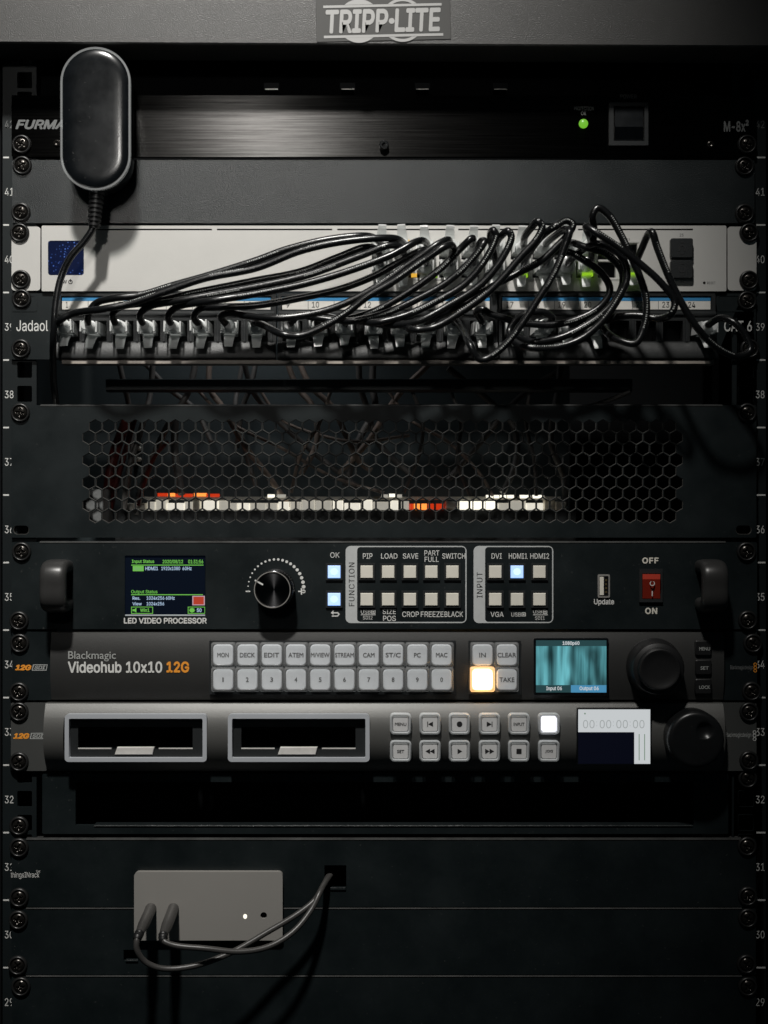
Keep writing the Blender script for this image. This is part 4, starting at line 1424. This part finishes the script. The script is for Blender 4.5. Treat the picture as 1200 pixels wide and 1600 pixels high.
def sdi_badge(parent, x, y, d):
    text('12G', x, y, x + 25.5, y + 9, d, 'orange', parent, bold=.05, shear=.22, space=.95)
    q = [(x + 28, y - .3), (x + 51, y - .3), (x + 49, y + 9.3), (x + 26, y + 9.3)]
    q2 = [(x + 29.6, y + .9), (x + 49.6, y + .9), (x + 48, y + 8.1), (x + 27.6, y + 8.1)]
    ring('badge_outline', q, q2, d, 'grey', parent)
    text('SDI', x + 30, y + 1.6, x + 47.5, y + 7.4, d, 'grey', parent, bold=.03, shear=.22)


sdi_badge(vh, 23.5, 1038.5, 2.95)
text('Blackmagicdesign', 1141, 1039.5, 1176.5, 1047.5, 2.95, 'dimgrey', vh, bold=.01)
for k in range(3):
    ring('maker_mark', circ(1180, 1038 + 5 * k, 2.7, 14), circ(1180, 1038 + 5 * k, 1.6, 14), 2.95, 'orange', vh)
# square keys in two rows with clear caps
KD = 12.0


def cap_mesh(w, h, dep):
    mb = MB()
    o = rr(600 - w / 2, 800 - h / 2, 600 + w / 2, 800 + h / 2, 3.2, 3)
    i1 = rr(600 - w / 2 + 2.4, 800 - h / 2 + 2.4, 600 + w / 2 - 2.4, 800 + h / 2 - 2.4, 4, 3)
    i2 = rr(600 - w / 2 + 5.0, 800 - h / 2 + 4.6, 600 + w / 2 - 5.0, 800 + h / 2 - 4.6, 5.5, 3)
    def rg(pts, d):
        return [((a - 600) * S, -d * .001, (800 - b) * S) for a, b in pts][::-1]
    mb.rings([rg(o, 0), rg(o, dep - 1.2), rg(i1, dep), rg(i2, dep - .5)], cap0=False)
    me = bpy.data.meshes.new('clear_cap')
    me.from_pydata(mb.v, [], mb.f)
    me.materials.append(M['clearcap'])
    for p in me.polygons:
        p.use_smooth = True
    me.set_sharp_from_angle(angle=math.radians(25))
    return me


CAPM = cap_mesh(37.2, 38.0, 8.0)
M['warmcap'] = P('glowing_clear_cap', (0.7, 0.6, 0.5), 0.2, alpha=0.55, emit=(1.0, 0.52, 0.18), estr=1.5)
CAPL = cap_mesh(37.6, 38.4, 8.0)
CAPL.materials[0] = M['warmcap']


def square_key(px, py, word, mat='key', wide=0.6):
    w_, h_ = 37.9, 38.6
    b = obj('key', MB().prism(rr(px - 15.6, py - 16.2, px + 15.6, py + 16.2, 6, 3), hd - 1.5, KD - 1.8, .5), mat, vh)
    inst('clear_cap', CAPL if mat == 'warmlit' else CAPM, b, V(px, py, KD) + Vector((0, 8.0 * .001, 0)))
    b.rotation_euler = (random.uniform(-.012, .012), random.uniform(-.008, .008), random.uniform(-.012, .012))
    if word:
        n = len(word)
        ww = {1: 4.4, 2: 10.5, 3: 18}.get(n, 5.9 * n if n < 6 else 4.9 * n)
        if word == '1':
            ww = 2.2
        text(word, px - ww / 2, py - 3.6, px + ww / 2, py + 3.6, KD - 1.6, 'black', b, font='gill', bold=.018)
    return b


top = ['MON', 'DECK', 'EDIT', 'ATEM', 'M/VIEW', 'STREAM', 'CAM', 'ST/C', 'PC', 'MAC']
bot = ['1', '2', '3', '4', '5', '6', '7', '8', '9', '0']
for k in range(10):
    x = 348.5 + 37.95 * k
    square_key(x, 1023.5, top[k])
    square_key(x, 1062, bot[k])
square_key(754, 1023.5, 'IN')
square_key(792, 1023.5, 'CLEAR')
square_key(754, 1062, '', 'warmlit')
square_key(792, 1062, 'TAKE')
obj('key_well', MB().box(327, 1001, 712, 1085, hd - 1, hd + .3), 'plastic', vh)
obj('key_well', MB().box(732, 1001, 814, 1085, hd - 1, hd + .3), 'plastic', vh)
# monitor
mon = obj('monitor', MB().prism(rr(834, 997, 951, 1086.5, 3, 3), hd - 2, hd + .5, .3), 'gloss', vh)
e = hd + .62
flat(rect(837.5, 1000.5, 947.5, 1009.5), e, 'hubdark', mon, 'screen_bar')
flat(rect(837.5, 1009.5, 947.5, 1070.5), e, 'hubpic', mon, 'screen_picture')
flat(rect(837.5, 1070.5, 892, 1082), e, 'hubdark', mon, 'screen_bar')
flat(rect(892, 1070.5, 947.5, 1082), e, 'hubcyan', mon, 'screen_bar')
text('1080p60', 879, 1002, 905.5, 1009, e + .1, 'lcdwhite', mon, bold=.03)
text('Input 06', 853.5, 1072.5, 878, 1080, e + .1, 'lcdwhite', mon, bold=.02)
text('Output 06', 905.5, 1072.5, 935.5, 1080, e + .1, 'lcdwhite', mon, bold=.02)
# knurled knob
KX, KY = 1022, 1041
kn = MB()
seg = 72
prof = [(18.2, hd - 2), (18.2, hd + 1), (17.2, hd + 2.5), (16.8, hd + 13), (16.0, hd + 14.8), (14.2, hd + 15.6), (13.6, hd + 15.8), (13.2, hd + 20.5), (12.4, hd + 21.3), (11.6, hd + 21.3), (10.8, hd + 20.9), (6, hd + 20.4), (.1, hd + 20.2)]
cx, cz = X(KX, hd), Z(KY, hd)
rs = []
for j, (r, d) in enumerate(prof):
    rs.append([(cx + (r + (.18 if (i % 2 and 2 <= j <= 3) else 0)) * .001 * math.cos(2 * math.pi * i / seg), -d * .001, cz + (r + (.18 if (i % 2 and 2 <= j <= 3) else 0)) * .001 * math.sin(2 * math.pi * i / seg)) for i in range(seg)])
kn.rings(rs)
obj('knob', kn, 'rubber', vh, angle=30)
for s, y in (('MENU', 1013.5), ('SET', 1043.5), ('LOCK', 1073.5)):
    b = obj('side_button', MB().prism(rr(1086.5, y - 12.5, 1112, y + 11, 3, 3), hd - 3, hd + 1.6, .5), 'rubber', vh)
    w_ = 8.5 if s != 'SET' else 6.5
    text(s, 1101 - w_, y - 2.4, 1101 + w_, y + 3, hd + 1.75, 'grey', b, font='gill', bold=.02)
for x, y in ((31, 1005), (30, 1081), (1176, 1005), (1174, 1080)):
    screw(vh, x, y, 2.8)

# ================================================================== disk recorder
dk = thing('disk_recorder', 'gunmetal disk recorder with two drive slots, transport keys and jog wheel', 'recorder', 600, 1205, 3)
for x0, x1 in ((17, 73), (1128, 1182)):
    hs = ((30, 1112), (30, 1190)) if x0 < 100 else ((1170, 1112), (1170, 1188))
    obj('rack_ear', MB().plate(rr(x0, 1098, x1, 1204.5, 2, 2), [slot_hole(x, y, 16) for x, y in hs], 0.2, 2.8), 'deckear', dk)
dd = 14.0
pr = []
n = 16
y0, y1 = 1097.5, 1206
pr.append((y0, dd - 8.0))
ys = sorted(set([y0 + .8 + (y1 - y0 - 1.6) * k / n for k in range(n + 1)] + [1119.0, 1187.0]))
for y in ys:
    t = (y - y0) / (y1 - y0)
    pr.append((y, dd - 7.2 * (2 * t - 1) ** 2 if t < .5 else dd - 12.0 * (2 * t - 1) ** 2))
pr.append((y1, dd - 12.5))
cells = [(104, 320, 1119.0, 1187.0), (359, 574, 1119.0, 1187.0)]
obj('front', MB().profile(73, 1128, pr, cells=cells, back=.4), 'deck', dk)
for x0, x1 in ((101, 323), (356, 577.5)):
    fr = obj('drive_slot', MB().plate(rr(x0, 1116, x1, 1190.5, 6, 4), [rr(x0 + 6.5, 1123, x1 - 6.5, 1184.5, 2, 2)], dd - 6, dd + .9), 'slotframe', dk)
    obj('slot_bezel', MB().plate(rect(x0 + 6, 1122.5, x1 - 6, 1185), [rect(x0 + 21, 1136, x1 - 22, 1170)], dd - 6, dd - 3.5), 'plastic', fr)
    obj('slot_void', MB().box(x0 + 10, 1125, x1 - 10, 1184, dd - 60, dd - 58), 'dark', fr)
    fl = MB().add([V(x0 + 21, 1169.5, dd - 3.6), V(x1 - 22, 1169.5, dd - 3.6), V(x1 - 24, 1155, dd - 50), V(x0 + 24, 1155, dd - 50)], [(0, 1, 2, 3)])
    obj('slot_floor', fl, 'gloss', fr)
    for a, b in ((x0 + 21, x0 + 73), (x0 + 147, x1 - 22)):
        obj('guide_edge', MB().box(a, 1168.6, b, 1170.4, dd - 4, dd - 3.2), 'tab', fr)
    c0 = x0 + 78
    obj('eject_tab', MB().prism([(c0 + 4, 1167.5), (c0 + 62, 1167.5), (c0 + 59, 1179), (c0, 1179)], dd - 5, dd - 2.2, .4), 'tab', fr)
# transport keys


def deck_key(px, py, lit=False):
    b = obj('key', MB().prism(rr(px - 11.8, py - 11.8, px + 11.8, py + 11.8, 3, 3), dd - 2, dd + 3.0, .4), 'whitelit' if lit else 'keydeck', dk)
    inst('clear_cap', DCAP, b, V(px, py, dd + 4) + Vector((0, 5.0 * .001, 0)))
    b.rotation_euler = (random.uniform(-.012, .012), random.uniform(-.012, .012), random.uniform(-.012, .012))
    return b


mb = MB()


def rg(h, r, d):
    return [((a - 600) * S, -d * .001, (800 - b_) * S) for a, b_ in rr(600 - h, 800 - h, 600 + h, 800 + h, r, 4)][::-1]


mb.rings([rg(16.3, 6, 0), rg(16.3, 6, 4.0), rg(15.0, 5, 5.0), rg(13.4, 4, 5.0), rg(12.2, 3, 4.2), rg(12.2, 3, 3.0)], cap0=False, cap1=False)
DCAP = bpy.data.meshes.new('clear_cap')
DCAP.from_pydata(mb.v, [], mb.f)
DCAP.materials.append(M['clearrim'])
for p in DCAP.polygons:
    p.use_smooth = True
DCAP.set_sharp_from_angle(angle=math.radians(25))
KXs = (626, 672, 718, 765, 811, 858)
e = dd + 3.15
for r, y in enumerate((1131.5, 1174)):
    for c, x in enumerate(KXs):
        b = deck_key(x, y, lit=(r == 0 and c == 5))
        k = (r, c)
        if k == (0, 0):
            text('MENU', x - 9, y - 2.4, x + 9, y + 2.6, e, 'black', b, font='gill', bold=.015)
        if k == (1, 0):
            text('SET', x - 5.5, y - 2.4, x + 5.5, y + 2.6, e, 'black', b, font='gill', bold=.015)
        if k == (0, 4):
            text('INPUT', x - 8.5, y - 2.4, x + 8.5, y + 2.6, e, 'black', b, font='gill', bold=.015)
        if k == (1, 5):
            text('JOG', x - 6, y - 2.4, x + 6, y + 2.6, e, 'black', b, font='gill', bold=.015)
        if k == (0, 1):
            flat([(x + 4.5, y - 4), (x + 4.5, y + 4), (x - 3, y)], e, 'black', b, 'symbol')
            flat(rect(x - 4.4, y - 4, x - 3.2, y + 4), e, 'black', b, 'symbol')
        if k == (0, 2):
            flat(circ(x, y, 4.4, 18), e, 'black', b, 'symbol')
        if k == (0, 3):
            flat([(x - 4.5, y - 4), (x - 4.5, y + 4), (x + 3, y)], e, 'black', b, 'symbol')
            flat(rect(x + 3.2, y - 4, x + 4.4, y + 4), e, 'black', b, 'symbol')
        if k == (1, 1):
            for o_ in (-7, 0):
                flat([(x + o_ + 7, y - 4), (x + o_ + 7, y + 4), (x + o_, y)], e, 'black', b, 'symbol')
        if k == (1, 2):
            flat([(x - 3, y - 4), (x - 3, y + 4), (x + 4, y)], e, 'black', b, 'symbol')
        if k == (1, 3):
            for o_ in (-7, 0):
                flat([(x + o_, y - 4), (x + o_, y + 4), (x + o_ + 7, y)], e, 'black', b, 'symbol')
        if k == (1, 4):
            flat(rect(x - 4, y - 4, x + 4, y + 4), e, 'black', b, 'symbol')
flat([(712, 1150), (716, 1148.5), (722, 1149), (725, 1150.5), (721, 1150.2), (716, 1150)], dd + .2, 'black', dk, 'scuff')
sc = obj('status_screen', MB().prism(rr(901, 1106.5, 1018, 1196, 2, 2), dd - 3, dd + .9, .3), 'gloss', dk)
e = dd + 1.05
flat(rect(903.5, 1108.5, 1016, 1144), e, 'lcdwhite', sc, 'screen_panel')
flat(rect(903.5, 1144, 991, 1193.5), e, 'lcdnavy', sc, 'screen_panel')
flat(rect(991, 1144, 1016, 1193.5), e, 'lcdwhite', sc, 'screen_panel')
for x in (998, 1006.5):
    flat(rect(x, 1147, x + 1.4, 1188), e + .1, 'lcdgreen', sc, 'level_meter')
for k, s in enumerate(('00', '00', '00', '00')):
    text(s, 911 + 26 * k, 1125, 929 + 26 * k, 1138, e + .1, 'lcdgrey', sc, bold=-.012)
for k in range(3):
    for y in (1128, 1134):
        flat(circ(932.5 + 26 * k, y, .7, 6), e + .1, 'lcdgrey', sc, 'colon_dot')
flat(circ(914, 1115, 1.4, 8), e + .1, 'lcdgreen', sc, 'screen_icon')
# jog wheel with finger dimple
JX, JY, JR = 1081, 1151, 18.3
cx, cz = X(JX, dd), Z(JY, dd)
seg, rs = 64, []
prof = [(JR, dd - 3), (JR, dd + 10), (JR - .5, dd + 12.5), (JR - 1.6, dd + 13.8), (JR - 2.8, dd + 14.2)]
for r, d in prof:
    rs.append([(cx + r * .001 * math.cos(2 * math.pi * i / seg), -d * .001, cz + r * .001 * math.sin(2 * math.pi * i / seg)) for i in range(seg)])
dx0, dz0, dr = 5.2, 6.0, 5.4
for k in range(1, 15):
    r = (JR - 2.8) * (1 - k / 14.2)
    ring_ = []
    for i in range(seg):
        x, z = r * math.cos(2 * math.pi * i / seg), r * math.sin(2 * math.pi * i / seg)
        q = math.hypot(x - dx0, z - dz0) / dr
        h = dd + 14.2 - (2.6 * (1 - q * q) ** .8 if q < 1 else 0)
        ring_.append((cx + x * .001, -h * .001, cz + z * .001))
    rs.append(ring_)
jw = MB().rings(rs)
obj('jog_wheel', jw, 'wheel', dk, angle=40)
sdi_badge(dk, 20.5, 1145.5, 2.95)
text('Blackmagicdesign', 1133.5, 1144.5, 1174, 1153.5, 2.95, 'grey', dk, bold=.01)
for k in range(3):
    ring('maker_mark', circ(1179, 1144 + 5.4 * k, 2.9, 14), circ(1179, 1144 + 5.4 * k, 1.8, 14), 2.95, 'white', dk)
for x, y in ((30, 1112), (30, 1190), (1170, 1112), (1170, 1188)):
    screw(dk, x, y, 2.8)

# ================================================================== recessed black drawer
dw = thing('rack_drawer', 'black recessed drawer in deep shade below the disk recorder', 'drawer', 600, 1302, 2)
obj('front', MB().plate(rr(66, 1209, 1138, 1303, 2, 2), [rect(118, 1222, 1084, 1289.5)], -2, 1.6), 'coat2', dw)
obj('recess', MB().box(112, 1216, 1090, 1296, -22, -20), 'dark', dw)
obj('lower_edge', MB().profile(146, 1083, [(1289.8, -2.0), (1290.4, 1.8), (1291.6, 2.4), (1292.2, 2.2)], back=-6), 'coat', dw)
for x, y in ((30, 1290), (1168, 1216)):
    screw(dw, x, y, .2)

# ================================================================== lower blank panels
LOW = (
    ('upper', 1311.5, 1417, 'black blank panel carrying small white thingsINrack lettering at its left', ((30, 1324), (30, 1402), (1167, 1322), (1168, 1400)), [rect(507, 1352, 541, 1389)]),
    ('middle', 1419.5, 1523, 'plain black blank panel with a small square notch, second from the bottom', ((29, 1437), (28, 1508), (1168, 1434), (1166, 1506)), [rect(193, 1484, 216, 1501)]),
    ('lower', 1525.5, 1640, 'plain black blank panel in the dark at the very bottom', ((33, 1541), (1168, 1541)), []),
)
for nm, y0, y1, lab, scs, cut in LOW:
    t = thing('blank_panel', lab, 'panel', 600, y1, 2)
    obj('faceplate', MB().plate(rr(18, y0, 1181, y1, 2, 2), [slot_hole(x, y, 18) for x, y in scs if y < y1 - 8] + cut, 0.2, 2.6), 'coat2', t)
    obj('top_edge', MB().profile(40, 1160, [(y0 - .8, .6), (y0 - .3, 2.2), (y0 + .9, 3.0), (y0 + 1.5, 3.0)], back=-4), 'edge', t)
    if nm == 'upper':
        text('thingsINrack', 16.8, 1362.5, 61.5, 1373.5, 2.75, 'white', t)
        text('TM', 56, 1360, 62.5, 1363.5, 2.75, 'white', t)
        obj('opening_lip', MB().box(516, 1387, 540.5, 1391, .2, 3.6, .3), 'coat', t)
        obj('opening_void', MB().box(505, 1350, 543, 1388, -14, -12), 'dark', t)
    if nm == 'middle':
        obj('opening_lip', MB().box(196, 1500, 215.5, 1503, .2, 3.6, .3), 'coat', t)
        obj('opening_void', MB().box(191, 1482, 218, 1503, -14, -12), 'dark', t)
    for x, y in scs:
        screw(t, x, y, 2.6)

# ================================================================== small grey computer
mc = thing('mini_computer', 'flat grey metal mini computer with white status light on lower panels', 'computer', 325, 1470, 2)
cdp = 7.0
hole_c = circ(412, 1430.5, 5.2, 16)
obj('body', MB().plate(rr(209.5, 1362.5, 441.5, 1469.5, 7, 5), [hole_c, rr(227, 1414, 241, 1423, 4, 3), rr(263, 1414, 277, 1423, 4, 3)], 2.7, cdp), 'alu', mc, angle=40)
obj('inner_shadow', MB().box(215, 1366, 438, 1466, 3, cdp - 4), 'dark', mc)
obj('status_light', MB().prism([(383 + 3.0 * math.cos(a * .3927), 1432 + 3.7 * math.sin(a * .3927)) for a in range(16)], cdp - .3, cdp + .15), 'glowwhite', mc)

USB = (
    ('charcoal usb cable on the leftmost socket of grey mini computer, hanging lowest', (234, 1419), [(236, 1419, 7), (228, 1437, 25), (218, 1458, 42)],
     [(218, 1458, 42), (214, 1468, 47), (214, 1484, 48), (226, 1502, 46), (252, 1513, 44), (300, 1510, 41), (360, 1489, 36), (420, 1455, 29), (465, 1428, 24), (492, 1406, 19), (505, 1384, 12), (516, 1368, -2), (522, 1362, -12)]),
    ('charcoal usb cable on the second socket of grey mini computer, curving right', (270, 1419), [(271, 1419, 7), (264, 1438, 25), (255, 1460, 41)],
     [(255, 1460, 41), (256, 1470, 45), (272, 1477, 46), (320, 1482, 46), (375, 1487, 43), (420, 1479, 38), (458, 1456, 31), (486, 1422, 23), (501, 1392, 16), (512, 1371, 0), (519, 1362, -12)]),
)
for lab, sock, pl, way in USB:
    t = thing('usb_cable', lab, 'cable', sock[0], sock[1], cdp, 'cables of the mini computer')
    pp_ = spline([V(*q) for q in pl], 8)
    ra = [.0035 if i < len(pp_) - 6 else .0035 - .0009 * ((i - len(pp_) + 6) / 5) for i in range(len(pp_))]
    obj('plug', MB().tube(pp_, ra, 16), 'usbcord', t, angle=45)
    cs = spline([V(*q) for q in way], 8)
    obj('collar', MB().tube(cs[0:9], [.0030, .0030, .0026, .0030, .0030, .0026, .0030, .0027, .0024], 14), 'rubber', t, angle=40)
    obj('cord', MB().tube(cs, .00185, 12), 'usbcord', t, angle=60)
